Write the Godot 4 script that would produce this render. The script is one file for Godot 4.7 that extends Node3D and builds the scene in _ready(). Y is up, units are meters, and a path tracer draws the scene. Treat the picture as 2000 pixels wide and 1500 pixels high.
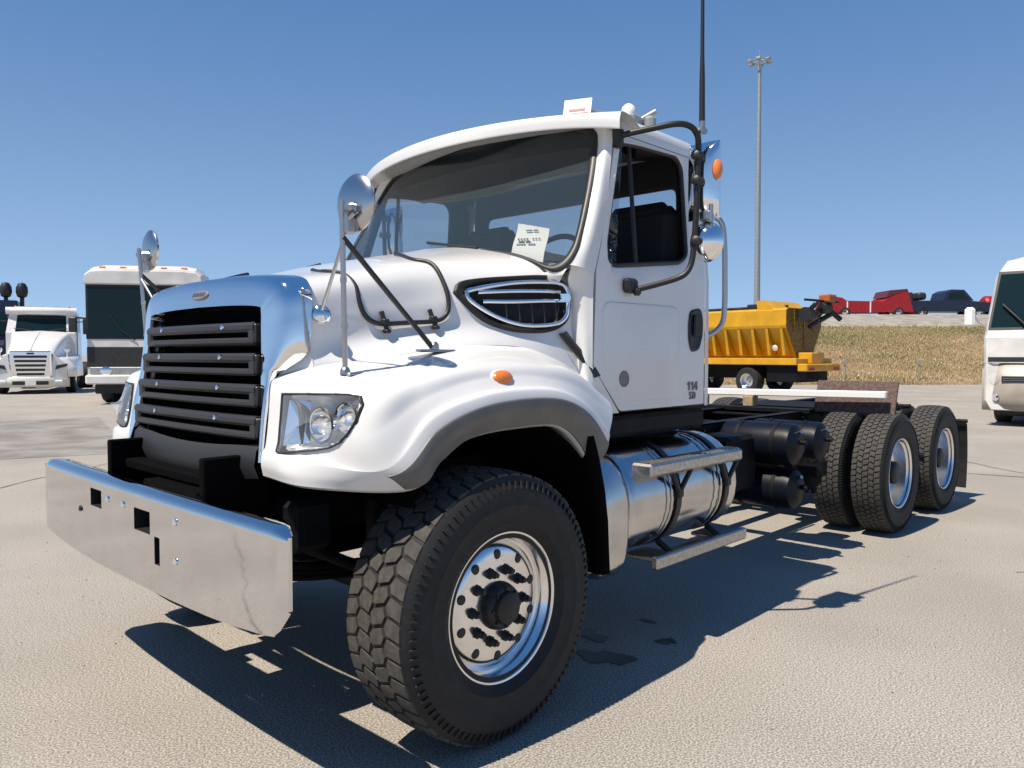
extends Node3D
# A white day-cab chassis truck on a sunlit sales lot. Truck axes: x = its left, y = up, z = forward; front axle at z = 0.

var grp := 1
var M := {}
var taken := {}
var rng := RandomNumberGenerator.new()

# ------------------------------------------------------------------ mesh helpers
func new_st() -> SurfaceTool:
	var st := SurfaceTool.new()
	st.begin(Mesh.PRIMITIVE_TRIANGLES)
	return st

func tri(st: SurfaceTool, a: Vector3, b: Vector3, c: Vector3, g := -1) -> void:
	if (b - a).cross(c - a).length_squared() < 1e-16:
		return
	st.set_smooth_group(g)
	st.add_vertex(a)
	st.set_smooth_group(g)
	st.add_vertex(b)
	st.set_smooth_group(g)
	st.add_vertex(c)

func quad(st: SurfaceTool, a: Vector3, b: Vector3, c: Vector3, d: Vector3, g := -1) -> void:
	tri(st, a, b, c, g)
	tri(st, a, c, d, g)

func grid(st: SurfaceTool, rows: Array, smooth := true, close_v := false) -> void:
	var g := -1
	if smooth:
		grp += 1
		g = grp
	for i in rows.size() - 1:
		var a: PackedVector3Array = rows[i]
		var b: PackedVector3Array = rows[i + 1]
		var n := a.size()
		for j in (n if close_v else n - 1):
			var k := (j + 1) % n
			quad(st, a[j], a[k], b[k], b[j], g)

func box(st: SurfaceTool, c: Vector3, s: Vector3, bv := 0.0, basis := Basis()) -> void:
	var h := s * 0.5
	bv = minf(bv, minf(h.x, minf(h.y, h.z)) * 0.9)
	if bv <= 0.0:
		var p := []
		for k in 8:
			p.append(c + basis * Vector3(h.x if k & 1 else -h.x, h.y if k & 2 else -h.y, h.z if k & 4 else -h.z))
		for f in [[0, 1, 3, 2], [5, 4, 6, 7], [4, 0, 2, 6], [1, 5, 7, 3], [2, 3, 7, 6], [4, 5, 1, 0]]:
			quad(st, p[f[0]], p[f[1]], p[f[2]], p[f[3]])
		return
	var corner := func(sx: float, sy: float, sz: float, ax: int) -> Vector3:
		var v := Vector3(sx * (h.x - bv), sy * (h.y - bv), sz * (h.z - bv))
		v[ax] = [sx, sy, sz][ax] * h[ax]
		return c + basis * v
	for ax in 3:
		var u := (ax + 1) % 3
		var w := (ax + 2) % 3
		for s1 in [-1.0, 1.0]:
			var q := []
			for e in [[-1.0, -1.0], [1.0, -1.0], [1.0, 1.0], [-1.0, 1.0]]:
				var sg := [0.0, 0.0, 0.0]
				sg[ax] = s1
				sg[u] = e[0]
				sg[w] = e[1]
				q.append(corner.call(sg[0], sg[1], sg[2], ax))
			if s1 > 0:
				quad(st, q[0], q[3], q[2], q[1])
			else:
				quad(st, q[0], q[1], q[2], q[3])
			# chamfers along w between faces ax and u
			for s2 in [-1.0, 1.0]:
				var e0 := [0.0, 0.0, 0.0]
				e0[ax] = s1
				e0[u] = s2
				e0[w] = -1.0
				var e1 := e0.duplicate()
				e1[w] = 1.0
				quad(st, corner.call(e0[0], e0[1], e0[2], ax), corner.call(e1[0], e1[1], e1[2], ax), corner.call(e1[0], e1[1], e1[2], u), corner.call(e0[0], e0[1], e0[2], u))
	for k in 8:
		var sx := 1.0 if k & 1 else -1.0
		var sy := 1.0 if k & 2 else -1.0
		var sz := 1.0 if k & 4 else -1.0
		tri(st, corner.call(sx, sy, sz, 0), corner.call(sx, sy, sz, 1), corner.call(sx, sy, sz, 2))

func span(st: SurfaceTool, a: Vector3, b: Vector3, bv := 0.0) -> void:
	box(st, (a + b) * 0.5, (b - a).abs(), bv)

func lathe(st: SurfaceTool, prof: Array, xf: Transform3D, seg := 24, from := 0.0, to := TAU) -> void:
	# prof: Vector2(position along local x, radius)
	var rows := []
	var closed := absf(to - from) >= TAU - 0.001
	var n := seg if closed else seg + 1
	for p in prof:
		var r := PackedVector3Array()
		for j in n:
			var t := from + (to - from) * j / seg
			r.append(xf * Vector3(p.x, p.y * cos(t), p.y * sin(t)))
		rows.append(r)
	grp += 1
	for i in rows.size() - 1:
		if i > 0:
			var d0: Vector2 = (prof[i] - prof[i - 1])
			var d1: Vector2 = (prof[i + 1] - prof[i])
			if absf(d0.angle_to(d1)) > 0.6:
				grp += 1
		var a: PackedVector3Array = rows[i]
		var b: PackedVector3Array = rows[i + 1]
		for j in (n if closed else n - 1):
			var k := (j + 1) % n
			quad(st, a[j], b[j], b[k], a[k], grp)

func axis(from: Vector3, dir: Vector3) -> Transform3D:
	var x := dir.normalized()
	var up := Vector3.UP if absf(x.y) < 0.9 else Vector3.FORWARD
	var z := x.cross(up).normalized()
	return Transform3D(Basis(x, z.cross(x), z), from)

func rod(st: SurfaceTool, a: Vector3, b: Vector3, r: float, seg := 12) -> void:
	var l := a.distance_to(b)
	lathe(st, [Vector2(0, 0), Vector2(0, r), Vector2(l, r), Vector2(l, 0)], axis(a, b - a), seg)

func tube(st: SurfaceTool, path: PackedVector3Array, r, seg := 10) -> void:
	var rows := []
	var n := path.size()
	var side := Vector3.ZERO
	for i in n:
		var t := (path[mini(i + 1, n - 1)] - path[maxi(i - 1, 0)]).normalized()
		if side == Vector3.ZERO:
			side = t.cross(Vector3.UP if absf(t.y) < 0.9 else Vector3.RIGHT).normalized()
		side = (side - t * side.dot(t)).normalized()
		var up := side.cross(t)
		var rr: float = r[i] if r is Array else r
		var ring := PackedVector3Array()
		for j in seg:
			var a := TAU * j / seg
			ring.append(path[i] + (side * cos(a) + up * sin(a)) * rr)
		rows.append(ring)
	grid(st, rows, true, true)
	for e in [0, n - 1]:
		for j in seg:
			tri(st, path[e], rows[e][j], rows[e][(j + 1) % seg])

func cr(P: Array, t: float) -> Vector3:
	var n := P.size() - 1
	var s := mini(int(t * n), n - 1)
	var f := t * n - s
	var p1: Vector3 = P[s]
	var p2: Vector3 = P[s + 1]
	var p0: Vector3 = P[s - 1] if s > 0 else 2.0 * p1 - p2
	var p3: Vector3 = P[s + 2] if s + 2 <= n else 2.0 * p2 - p1
	return 0.5 * (2.0 * p1 + (p2 - p0) * f + (2.0 * p0 - 5.0 * p1 + 4.0 * p2 - p3) * f * f + (3.0 * p1 - p0 - 3.0 * p2 + p3) * f * f * f)

func curve(P: Array, n: int) -> PackedVector3Array:
	var o := PackedVector3Array()
	for i in n + 1:
		o.append(cr(P, float(i) / n))
	return o

func patch(C: Array, nu: int, nv: int) -> Array:
	var cols := []
	for r in C:
		cols.append(curve(r, nv))
	var o := []
	for i in nu + 1:
		var row := PackedVector3Array()
		for j in nv + 1:
			var P := []
			for c in cols:
				P.append(c[j])
			row.append(cr(P, float(i) / nu))
		o.append(row)
	return o

func mir(rows: Array) -> Array:
	var o := []
	for r in rows:
		var q := PackedVector3Array()
		for v in r:
			q.append(Vector3(-v.x, v.y, v.z))
		o.append(q)
	return o

func V(a: Array) -> Array:
	var o := []
	for i in range(0, a.size(), 3):
		o.append(Vector3(a[i], a[i + 1], a[i + 2]))
	return o

func mx(p: Array, s: float) -> Array:
	var o := []
	for v in p:
		o.append(Vector3(v.x * s, v.y, v.z))
	return o

func prism(st: SurfaceTool, poly: PackedVector2Array, xf: Transform3D, depth: float) -> void:
	# polygon in local xy, extruded along local +z by depth
	var idx := Geometry2D.triangulate_polygon(poly)
	for z in [0.0, depth]:
		for i in range(0, idx.size(), 3):
			var q := []
			for k in 3:
				var p := poly[idx[i + k]]
				q.append(xf * Vector3(p.x, p.y, z))
			tri(st, q[0], q[1], q[2])
	for i in poly.size():
		var a := poly[i]
		var b := poly[(i + 1) % poly.size()]
		quad(st, xf * Vector3(a.x, a.y, 0), xf * Vector3(b.x, b.y, 0), xf * Vector3(b.x, b.y, depth), xf * Vector3(a.x, a.y, depth))

# ------------------------------------------------------------------ scene helpers
func numbered(called: String) -> String:
	var n: int = taken.get(called, 0)
	taken[called] = n + 1
	return called if n == 0 else "%s_%03d" % [called, n]

func finish(st: SurfaceTool) -> ArrayMesh:
	st.generate_normals()
	st.index()
	return st.commit()

func obj(called: String, st: SurfaceTool, m: Material, parent: Node = self) -> MeshInstance3D:
	return put(called, finish(st), m, parent)

func put(called: String, mesh: Mesh, m: Material, parent: Node = self) -> MeshInstance3D:
	var o := MeshInstance3D.new()
	if parent == self:
		o.name = numbered(called)
	else:
		var n := 0
		var nm := called
		while parent.has_node(NodePath(nm)):
			n += 1
			nm = "%s_%03d" % [called, n]
		o.name = nm
	o.mesh = mesh
	o.material_override = m
	parent.add_child(o, true)
	return o

func tag(o: Node, label: String, category: String, group := "") -> Node:
	o.set_meta("label", label)
	o.set_meta("category", category)
	if group:
		o.set_meta("group", group)
	return o

func thing(called: String, label: String, category: String, at := Vector3.ZERO, turn := 0.0, group := "") -> Node3D:
	var o := Node3D.new()
	o.name = numbered(called)
	add_child(o, true)
	o.position = at
	o.rotation.y = turn
	tag(o, label, category, group)
	return o

func node(called: String, parent: Node) -> Node3D:
	var o := Node3D.new()
	var n := 0
	var nm := called
	while parent.has_node(NodePath(nm)):
		n += 1
		nm = "%s_%03d" % [called, n]
	o.name = nm
	parent.add_child(o, true)
	return o

func text(called: String, s: String, h: float, depth: float, m: Material, parent: Node, xf: Transform3D, font := "Droid Sans") -> MeshInstance3D:
	var t := TextMesh.new()
	var f := SystemFont.new()
	f.font_names = PackedStringArray([font])
	f.font_weight = 700
	t.font = f
	t.text = s
	t.font_size = 64
	t.pixel_size = h / 46.0
	t.depth = depth
	t.curve_step = 4.0
	var o := put(called, t, m, parent)
	o.transform = xf
	return o

func mat(c: Color, rough: float, metal := 0.0) -> StandardMaterial3D:
	# c: linear base colour
	var m := StandardMaterial3D.new()
	m.albedo_color = c.linear_to_srgb()
	m.roughness = rough
	m.metallic = metal
	m.cull_mode = BaseMaterial3D.CULL_DISABLED
	return m

func noise(freq: float, seed_: int, size := 512, lo := Color.BLACK, hi := Color.WHITE, octaves := 4, cut := 0.0) -> NoiseTexture2D:
	var n := FastNoiseLite.new()
	n.seed = seed_
	n.frequency = freq
	n.noise_type = FastNoiseLite.TYPE_SIMPLEX_SMOOTH
	n.fractal_octaves = octaves
	var t := NoiseTexture2D.new()
	t.width = size
	t.height = size
	t.seamless = true
	t.noise = n
	var g := Gradient.new()
	g.set_color(0, lo)
	g.set_color(1, hi)
	g.set_offset(0, cut)
	g.set_offset(1, 1.0 - cut)
	t.color_ramp = g
	return t

func weathered(m: StandardMaterial3D, freq: float, seed_: int, low: float, scale: float) -> StandardMaterial3D:
	# slight cloudy variation of the colour itself: dust, fading, wear
	m.albedo_texture = noise(freq, seed_, 512, Color(low, low, low), Color.WHITE, 5)
	m.uv1_triplanar = true
	m.uv1_world_triplanar = false
	m.uv1_scale = Vector3.ONE * scale
	return m

func materials() -> void:
	var paint := mat(Color(0.73, 0.73, 0.72), 0.38)
	paint.clearcoat_enabled = true
	paint.clearcoat = 0.8
	paint.clearcoat_roughness = 0.04
	M.void = mat(Color(0.004, 0.004, 0.0045), 0.95)
	M.void.metallic_specular = 0.12
	M.paint = weathered(paint, 0.006, 3, 0.95, 0.4)
	M.chrome = mat(Color(0.92, 0.92, 0.93), 0.06, 1.0)
	M.bumper = weathered(mat(Color(0.74, 0.74, 0.75), 0.045, 1.0), 0.02, 8, 0.96, 0.5)
	M.alloy = weathered(mat(Color(0.88, 0.88, 0.89), 0.17, 1.0), 0.02, 5, 0.93, 1.0)
	M.dish = weathered(mat(Color(0.92, 0.92, 0.93), 0.30, 1.0), 0.02, 25, 0.92, 1.0)
	M.tank = weathered(mat(Color(0.62, 0.62, 0.63), 0.17, 1.0), 0.01, 6, 0.88, 0.8)
	M.steel = mat(Color(0.45, 0.45, 0.46), 0.35, 1.0)
	M.tread_plate = weathered(mat(Color(0.58, 0.57, 0.55), 0.38, 1.0), 0.05, 7, 0.8, 1.2)
	M.black = weathered(mat(Color(0.018, 0.018, 0.020), 0.55), 0.02, 9, 0.6, 1.0)
	M.flare_shade = weathered(mat(Color(0.15, 0.145, 0.14), 0.42), 0.01, 27, 0.85, 0.8)  # grey that carries the shade and ground reflection of the white flare
	M.lamp_silver = mat(Color(0.80, 0.82, 0.85), 0.30, 0.3)
	M.mirror_back = mat(Color(0.55, 0.56, 0.57), 0.22, 1.0)
	M.apron = mat(Color(0.014, 0.015, 0.018), 0.6)
	M.bracket = mat(Color(0.006, 0.006, 0.0065), 0.5)
	M.plastic = weathered(mat(Color(0.030, 0.030, 0.033), 0.5), 0.02, 10, 0.7, 1.0)
	M.grille = mat(Color(0.022, 0.022, 0.025), 0.45)
	M.rubber = mat(Color(0.014, 0.014, 0.015), 0.45)
	M.frame = weathered(mat(Color(0.008, 0.009, 0.012), 0.6), 0.02, 11, 0.6, 0.8)
	M.airtank = mat(Color(0.004, 0.006, 0.012), 0.42)
	M.frame.metallic_specular = 0.3
	M.airtank.metallic_specular = 0.3
	M.tyre = weathered(mat(Color(0.019, 0.019, 0.0195), 0.72), 0.02, 12, 0.65, 1.4)
	M.tread = weathered(mat(Color(0.085, 0.079, 0.071), 0.85), 0.03, 13, 0.6, 1.6)
	M.interior = mat(Color(0.020, 0.021, 0.024), 0.75)
	M.seat = mat(Color(0.010, 0.010, 0.011), 0.85)
	M.amber = mat(Color(0.75, 0.19, 0.02), 0.2)
	M.amber.clearcoat_enabled = true
	M.white_plastic = mat(Color(0.78, 0.78, 0.76), 0.4)
	M.paper = mat(Color(0.80, 0.82, 0.78), 0.8)
	M.ink = mat(Color(0.06, 0.06, 0.07), 0.6)
	M.grey_badge = mat(Color(0.17, 0.16, 0.17), 0.4)
	M.wood = weathered(mat(Color(0.50, 0.38, 0.22), 0.8), 0.02, 14, 0.7, 2.0)
	M.rust = weathered(mat(Color(0.17, 0.105, 0.085), 0.75), 0.03, 15, 0.55, 1.5)
	var g := mat(Color(0.07, 0.10, 0.115), 0.02)
	g.transparency = BaseMaterial3D.TRANSPARENCY_ALPHA
	g.albedo_color.a = 0.30
	M.windshield = g
	var g2 := mat(Color(0.02, 0.06, 0.07), 0.02)
	g2.transparency = BaseMaterial3D.TRANSPARENCY_ALPHA
	g2.albedo_color.a = 0.22
	M.side_glass = g2
	var g3 := mat(Color(0.9, 0.95, 1.0), 0.02)
	g3.transparency = BaseMaterial3D.TRANSPARENCY_ALPHA
	g3.albedo_color.a = 0.10
	M.lens = g3
	var g4 := mat(Color(0.008, 0.020, 0.024), 0.03)
	g4.metallic_specular = 0.3
	M.dark_glass = g4
	M.yellow = weathered(mat(Color(0.66, 0.345, 0.012), 0.42), 0.008, 16, 0.85, 0.3)
	M.yellow_shade_dirt = weathered(mat(Color(0.33, 0.18, 0.02), 0.6), 0.02, 28, 0.5, 0.6)  # rear face's shade put into a browner yellow, blotched with dirt
	M.red = weathered(mat(Color(0.42, 0.012, 0.018), 0.4), 0.02, 17, 0.75, 0.5)
	M.navy = weathered(mat(Color(0.016, 0.022, 0.055), 0.3), 0.02, 18, 0.75, 0.5)
	M.rv_white = weathered(mat(Color(0.74, 0.73, 0.70), 0.35), 0.01, 19, 0.88, 0.3)
	M.rv_tan = weathered(mat(Color(0.36, 0.32, 0.27), 0.4), 0.01, 20, 0.85, 0.3)
	M.galv = weathered(mat(Color(0.42, 0.44, 0.44), 0.5, 0.6), 0.02, 21, 0.85, 0.3)

# ------------------------------------------------------------------ wheels (axis along x, +x outward)
func tyre_mesh(R: float, hw: float, tw: float, bead: float, ribs: int, pitches: int, gd: float, zig: float, gap: float) -> ArrayMesh:
	var st := new_st()
	var rb := R - gd
	var xs := hw * 0.78
	lathe(st, [Vector2(-xs, bead - 0.02), Vector2(-xs, bead), Vector2(-hw * 0.93, bead + 0.05), Vector2(-hw, bead + 0.12), Vector2(-hw * 0.985, R - 0.075), Vector2(-tw * 1.05, R - 0.03), Vector2(-tw * 0.97, rb), Vector2(0, rb + 0.003),
		Vector2(tw * 0.97, rb), Vector2(tw * 1.05, R - 0.03), Vector2(hw * 0.985, R - 0.075), Vector2(hw * 0.99, R - 0.085), Vector2(hw * 1.0, bead + 0.125), Vector2(hw * 1.012, bead + 0.118), Vector2(hw * 0.995, bead + 0.108), Vector2(hw * 0.95, bead + 0.055), Vector2(hw * 0.955, bead + 0.047), Vector2(hw * 0.93, bead + 0.043), Vector2(xs * 1.01, bead + 0.008), Vector2(xs, bead - 0.02)], Transform3D(), 96)
	for j in pitches * 2:
		var a := TAU * j / (pitches * 2.0)
		box(st, Vector3(hw * 0.955, (R - 0.052) * cos(a), (R - 0.052) * sin(a)), Vector3(0.010, 0.030, 0.007), 0.0, Basis(Vector3.RIGHT, a) * Basis(Vector3.BACK, 0.32))
	return finish(st)

func tread_mesh(R: float, tw: float, ribs: int, pitches: int, gd: float, zig: float, gap: float) -> ArrayMesh:
	var st := new_st()
	var at := func(x: float, a: float, r: float) -> Vector3:
		var rr := r - 0.010 * pow(absf(x) / tw, 2.5)
		return Vector3(x, rr * cos(a), rr * sin(a))
	var wr := 2.0 * tw / ribs
	for k in ribs:
		var x0 := -tw + k * wr
		var x1 := x0 + wr
		for j in pitches:
			var p := TAU / pitches
			var a0 := (j + 0.5 * (k % 2)) * p
			var ga := gap / R
			var sl := 0.11 * p * (1.0 if k % 2 else -1.0)
			var gx := gap * 0.42
			var l := x0 + (0.0 if k == 0 else gx)
			var r := x1 - (0.0 if k == ribs - 1 else gx)
			var zl := 0.0 if k == 0 else zig
			var zr := 0.0 if k == ribs - 1 else zig
			# six-cornered block: zigzag on both long sides
			var q := [[l + zl, a0 + ga - sl], [r - zr, a0 + ga + sl], [r + zr, a0 + p * 0.5 + sl * 0.2], [r - zr, a0 + p - ga * 0.2 + sl], [l + zl, a0 + p - ga * 0.2 - sl], [l - zl, a0 + p * 0.5 - sl * 0.2]]
			var top := []
			var bot := []
			var cx := 0.0
			var ca := 0.0
			for e in q:
				cx += e[0] / 6.0
				ca += e[1] / 6.0
			for e in q:
				top.append(at.call(lerpf(e[0], cx, 0.05), lerpf(e[1], ca, 0.05), R))
				bot.append(at.call(e[0], e[1], R - gd - 0.006))
			var c: Vector3 = at.call(cx, ca, R)
			for e in 6:
				var f := (e + 1) % 6
				tri(st, c, top[f], top[e])
				quad(st, bot[e], bot[f], top[f], top[e])
	return finish(st)

func shared_wheel_meshes() -> void:
	M.ft = tyre_mesh(0.540, 0.190, 0.158, 0.292, 4, 46, 0.013, 0.007, 0.012)
	M.ftr = tread_mesh(0.540, 0.158, 4, 46, 0.013, 0.007, 0.012)
	M.rt = tyre_mesh(0.520, 0.140, 0.115, 0.292, 5, 66, 0.013, 0.003, 0.008)
	M.rtr = tread_mesh(0.520, 0.115, 5, 66, 0.013, 0.003, 0.008)
	# front rim: polished disc wheel, disc near the outer face
	var st := new_st()
	lathe(st, [Vector2(-0.26, 0.285), Vector2(-0.02, 0.300), Vector2(0.0, 0.303), Vector2(0.006, 0.299), Vector2(0.004, 0.292), Vector2(-0.012, 0.283), Vector2(-0.022, 0.279), Vector2(-0.030, 0.270), Vector2(-0.055, 0.262), Vector2(-0.060, 0.254), Vector2(-0.056, 0.246), Vector2(-0.044, 0.232), Vector2(-0.036, 0.205), Vector2(-0.034, 0.09), Vector2(-0.06, 0.088)], Transform3D(), 96)
	M.fr = finish(st)
	st = new_st()
	lathe(st, [Vector2(-0.04, 0.097), Vector2(-0.02, 0.095), Vector2(0.002, 0.088), Vector2(0.010, 0.080), Vector2(0.012, 0.066), Vector2(0.030, 0.062), Vector2(0.036, 0.052), Vector2(0.038, 0.0)], Transform3D(), 40)
	for j in 8:
		var a := TAU * j / 8.0
		rod(st, Vector3(0.008, 0.074 * cos(a), 0.074 * sin(a)), Vector3(0.019, 0.074 * cos(a), 0.074 * sin(a)), 0.007, 6)
	M.fh = finish(st)
	st = new_st()
	lathe(st, [Vector2(0, 0.024), Vector2(0.004, 0.024), Vector2(0.006, 0.018), Vector2(0.030, 0.0165), Vector2(0.034, 0.012), Vector2(0.045, 0.011), Vector2(0.046, 0.0)], Transform3D(), 6)
	M.nut = finish(st)
	st = new_st()
	lathe(st, [Vector2(0.0015, 0.0), Vector2(0.0015, 0.0165), Vector2(0.0, 0.019), Vector2(-0.002, 0.0205)], Transform3D(), 20)
	M.hole = finish(st)
	# rear rim: the same wheel turned round, a deep dish
	st = new_st()
	lathe(st, [Vector2(-0.20, 0.285), Vector2(-0.02, 0.300), Vector2(0.0, 0.303), Vector2(0.006, 0.299), Vector2(0.004, 0.292), Vector2(-0.014, 0.283), Vector2(-0.024, 0.277), Vector2(-0.034, 0.268), Vector2(-0.130, 0.264), Vector2(-0.150, 0.252), Vector2(-0.162, 0.228), Vector2(-0.166, 0.19), Vector2(-0.166, 0.09), Vector2(-0.19, 0.08)], Transform3D(), 80)
	M.rr = finish(st)
	st = new_st()
	lathe(st, [Vector2(-0.17, 0.115), Vector2(-0.13, 0.108), Vector2(-0.10, 0.10), Vector2(-0.04, 0.096), Vector2(-0.03, 0.085), Vector2(-0.022, 0.05), Vector2(-0.022, 0.0)], Transform3D(), 32)
	M.rh = finish(st)
	st = new_st()
	lathe(st, [Vector2(-0.26, 0.262), Vector2(-0.02, 0.29), Vector2(0.0, 0.30), Vector2(0.0, 0.29), Vector2(-0.03, 0.26), Vector2(-0.04, 0.10)], Transform3D(), 40)
	M.ir = finish(st)

func at_node(o: Node3D, p: Vector3) -> Node3D:
	o.position = p
	return o

func front_wheel(truck: Node3D, s: float) -> void:
	var w := node("front_wheel", truck)
	w.position = Vector3(1.254 * s, 0.532, 0.0)
	w.rotation.y = 0.0 if s > 0 else PI
	put("tyre", M.ft, M.tyre, w).position.x = -0.150
	put("tyre_tread", M.ftr, M.tread, w).position.x = -0.150
	put("rim", M.fr, M.alloy, w)
	put("hub", M.fh, M.black, w)
	for j in 10:
		var a := TAU * (j + 0.5) / 10.0
		put("lug_nut", M.nut, M.black, w).position = Vector3(-0.0345, 0.1425 * cos(a), 0.1425 * sin(a))
		a += TAU * 0.5 / 10.0
		var h := put("hand_hole", M.hole, M.rubber, w)
		h.transform = axis(Vector3(-0.0355, 0.205 * cos(a), 0.205 * sin(a)), Vector3(1, 0.10 * cos(a), 0.10 * sin(a)))

func dual_wheel(truck: Node3D, s: float, z: float) -> void:
	var w := node("rear_dual_wheel", truck)
	w.position = Vector3(1.212 * s, 0.512, z)
	w.rotation.y = 0.0 if s > 0 else PI
	for d in [0.0, -0.335]:
		var t := put("tyre", M.rt, M.tyre, w)
		t.position.x = -0.118 + d
		var t2 := put("tyre_tread", M.rtr, M.tread, w)
		t2.position.x = -0.118 + d
		t2.rotation.x = 0.3 + d
	put("rim", M.rr, M.dish, w)
	put("hub", M.rh, M.black, w)
	put("inner_rim", M.ir, M.steel, w).position.x = -0.335
	for j in 10:
		var a := TAU * (j + 0.5) / 10.0
		put("lug_nut", M.nut, M.steel, w).position = Vector3(-0.166, 0.1425 * cos(a), 0.1425 * sin(a))

# ------------------------------------------------------------------ the truck's body
var fender_grid: Array = []
const LAMP := [Vector2(0.728, 1.383), Vector2(0.88, 1.387), Vector2(1.02, 1.388), Vector2(1.062, 1.380), Vector2(1.082, 1.350), Vector2(1.078, 1.30), Vector2(1.062, 1.255), Vector2(1.035, 1.220), Vector2(0.995, 1.200), Vector2(0.94, 1.189), Vector2(0.77, 1.168), Vector2(0.742, 1.172), Vector2(0.733, 1.26)]

func front_z(x: float, y: float) -> float:
	var sum := 0.0
	var ws := 0.0
	for r in fender_grid:
		for v in r:
			if v.z > 0.42:
				var d := Vector2(v.x - x, v.y - y).length_squared()
				if d < 0.0016:
					var w := 1.0 / (d + 1e-6)
					sum += w * v.z
					ws += w
	return sum / maxf(ws, 1e-9)

func hood_rows() -> Array:
	var Z := [0.52, 0.30, 0.0, -0.3, -0.55, -0.80]
	var zl := [-0.66, -0.69, -0.73, -0.77, -0.795, -0.80, -0.80]
	var R := [[0, 1.862, 0.3, 1.858, 0.578, 1.840, 0.672, 1.790, 0.696, 1.685, 0.698, 1.56, 0.72, 1.485],
		[0, 1.905, 0.3, 1.90, 0.595, 1.878, 0.690, 1.828, 0.718, 1.715, 0.73, 1.60, 0.80, 1.515],
		[0, 1.985, 0.3, 1.98, 0.605, 1.943, 0.712, 1.882, 0.755, 1.76, 0.785, 1.64, 0.87, 1.555],
		[0, 2.050, 0.3, 2.04, 0.61, 1.995, 0.75, 1.925, 0.83, 1.81, 0.86, 1.67, 0.925, 1.575],
		[0, 2.100, 0.3, 2.085, 0.62, 2.03, 0.80, 1.955, 0.89, 1.83, 0.915, 1.67, 0.965, 1.54],
		[0, 2.125, 0.3, 2.11, 0.64, 2.045, 0.86, 1.965, 0.945, 1.83, 0.965, 1.65, 1.005, 1.40]]
	var C := []
	for i in 6:
		var r := []
		for k in 7:
			r.append(Vector3(R[i][k * 2], R[i][k * 2 + 1], zl[k] if i == 5 else Z[i]))
		C.append(r)
	return patch(C, 80, 60)

func fender_rows() -> Array:
	var E := V([1.02, 1.38, -0.83, 0.965, 1.54, -0.55, 0.94, 1.57, -0.36, 0.895, 1.57, -0.1, 0.85, 1.54, 0.12, 0.80, 1.515, 0.30, 0.765, 1.50, 0.43, 0.72, 1.485, 0.52, 0.63, 1.45, 0.62])
	var F := V([1.06, 1.36, -0.85, 1.04, 1.50, -0.6, 1.03, 1.535, -0.36, 1.0, 1.54, -0.1, 0.98, 1.52, 0.12, 0.96, 1.49, 0.30, 0.92, 1.465, 0.47, 0.82, 1.455, 0.58, 0.632, 1.435, 0.64])
	var G := V([1.14, 1.30, -0.85, 1.145, 1.445, -0.58, 1.14, 1.485, -0.34, 1.13, 1.49, -0.08, 1.13, 1.475, 0.13, 1.125, 1.44, 0.33, 1.10, 1.395, 0.50, 0.88, 1.41, 0.625, 0.635, 1.41, 0.655])
	var H := V([1.172, 1.24, -0.83, 1.178, 1.375, -0.57, 1.178, 1.43, -0.33, 1.172, 1.44, -0.09, 1.172, 1.42, 0.13, 1.174, 1.36, 0.35, 1.13, 1.25, 0.55, 0.90, 1.27, 0.65, 0.64, 1.28, 0.67])
	var Hb := V([1.200, 1.17, -0.77, 1.206, 1.315, -0.57, 1.207, 1.388, -0.37, 1.206, 1.402, -0.12, 1.206, 1.38, 0.13, 1.202, 1.31, 0.35, 1.165, 1.14, 0.53, 0.92, 1.172, 0.664, 0.645, 1.182, 0.686])
	var Hc := V([1.215, 1.15, -0.75, 1.232, 1.295, -0.57, 1.234, 1.368, -0.38, 1.234, 1.383, -0.13, 1.234, 1.36, 0.12, 1.226, 1.29, 0.34, 1.178, 1.12, 0.515, 0.925, 1.150, 0.684, 0.648, 1.160, 0.702])
	var Hm := V([1.225, 1.08, -0.70, 1.242, 1.22, -0.56, 1.246, 1.30, -0.38, 1.246, 1.315, -0.13, 1.246, 1.29, 0.13, 1.240, 1.215, 0.315, 1.200, 1.09, 0.47, 0.93, 1.100, 0.690, 0.65, 1.115, 0.708])
	var I := V([1.20, 1.0, -0.63, 1.212, 1.13, -0.53, 1.212, 1.225, -0.38, 1.212, 1.237, -0.12, 1.212, 1.215, 0.135, 1.212, 1.14, 0.29, 1.200, 1.050, 0.42, 0.94, 1.058, 0.680, 0.65, 1.07, 0.70])
	var C := []
	for k in 9:
		C.append([E[k], F[k], G[k], H[k], Hb[k], Hc[k], Hm[k], I[k]])
	return patch(C, 88, 84)

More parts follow.
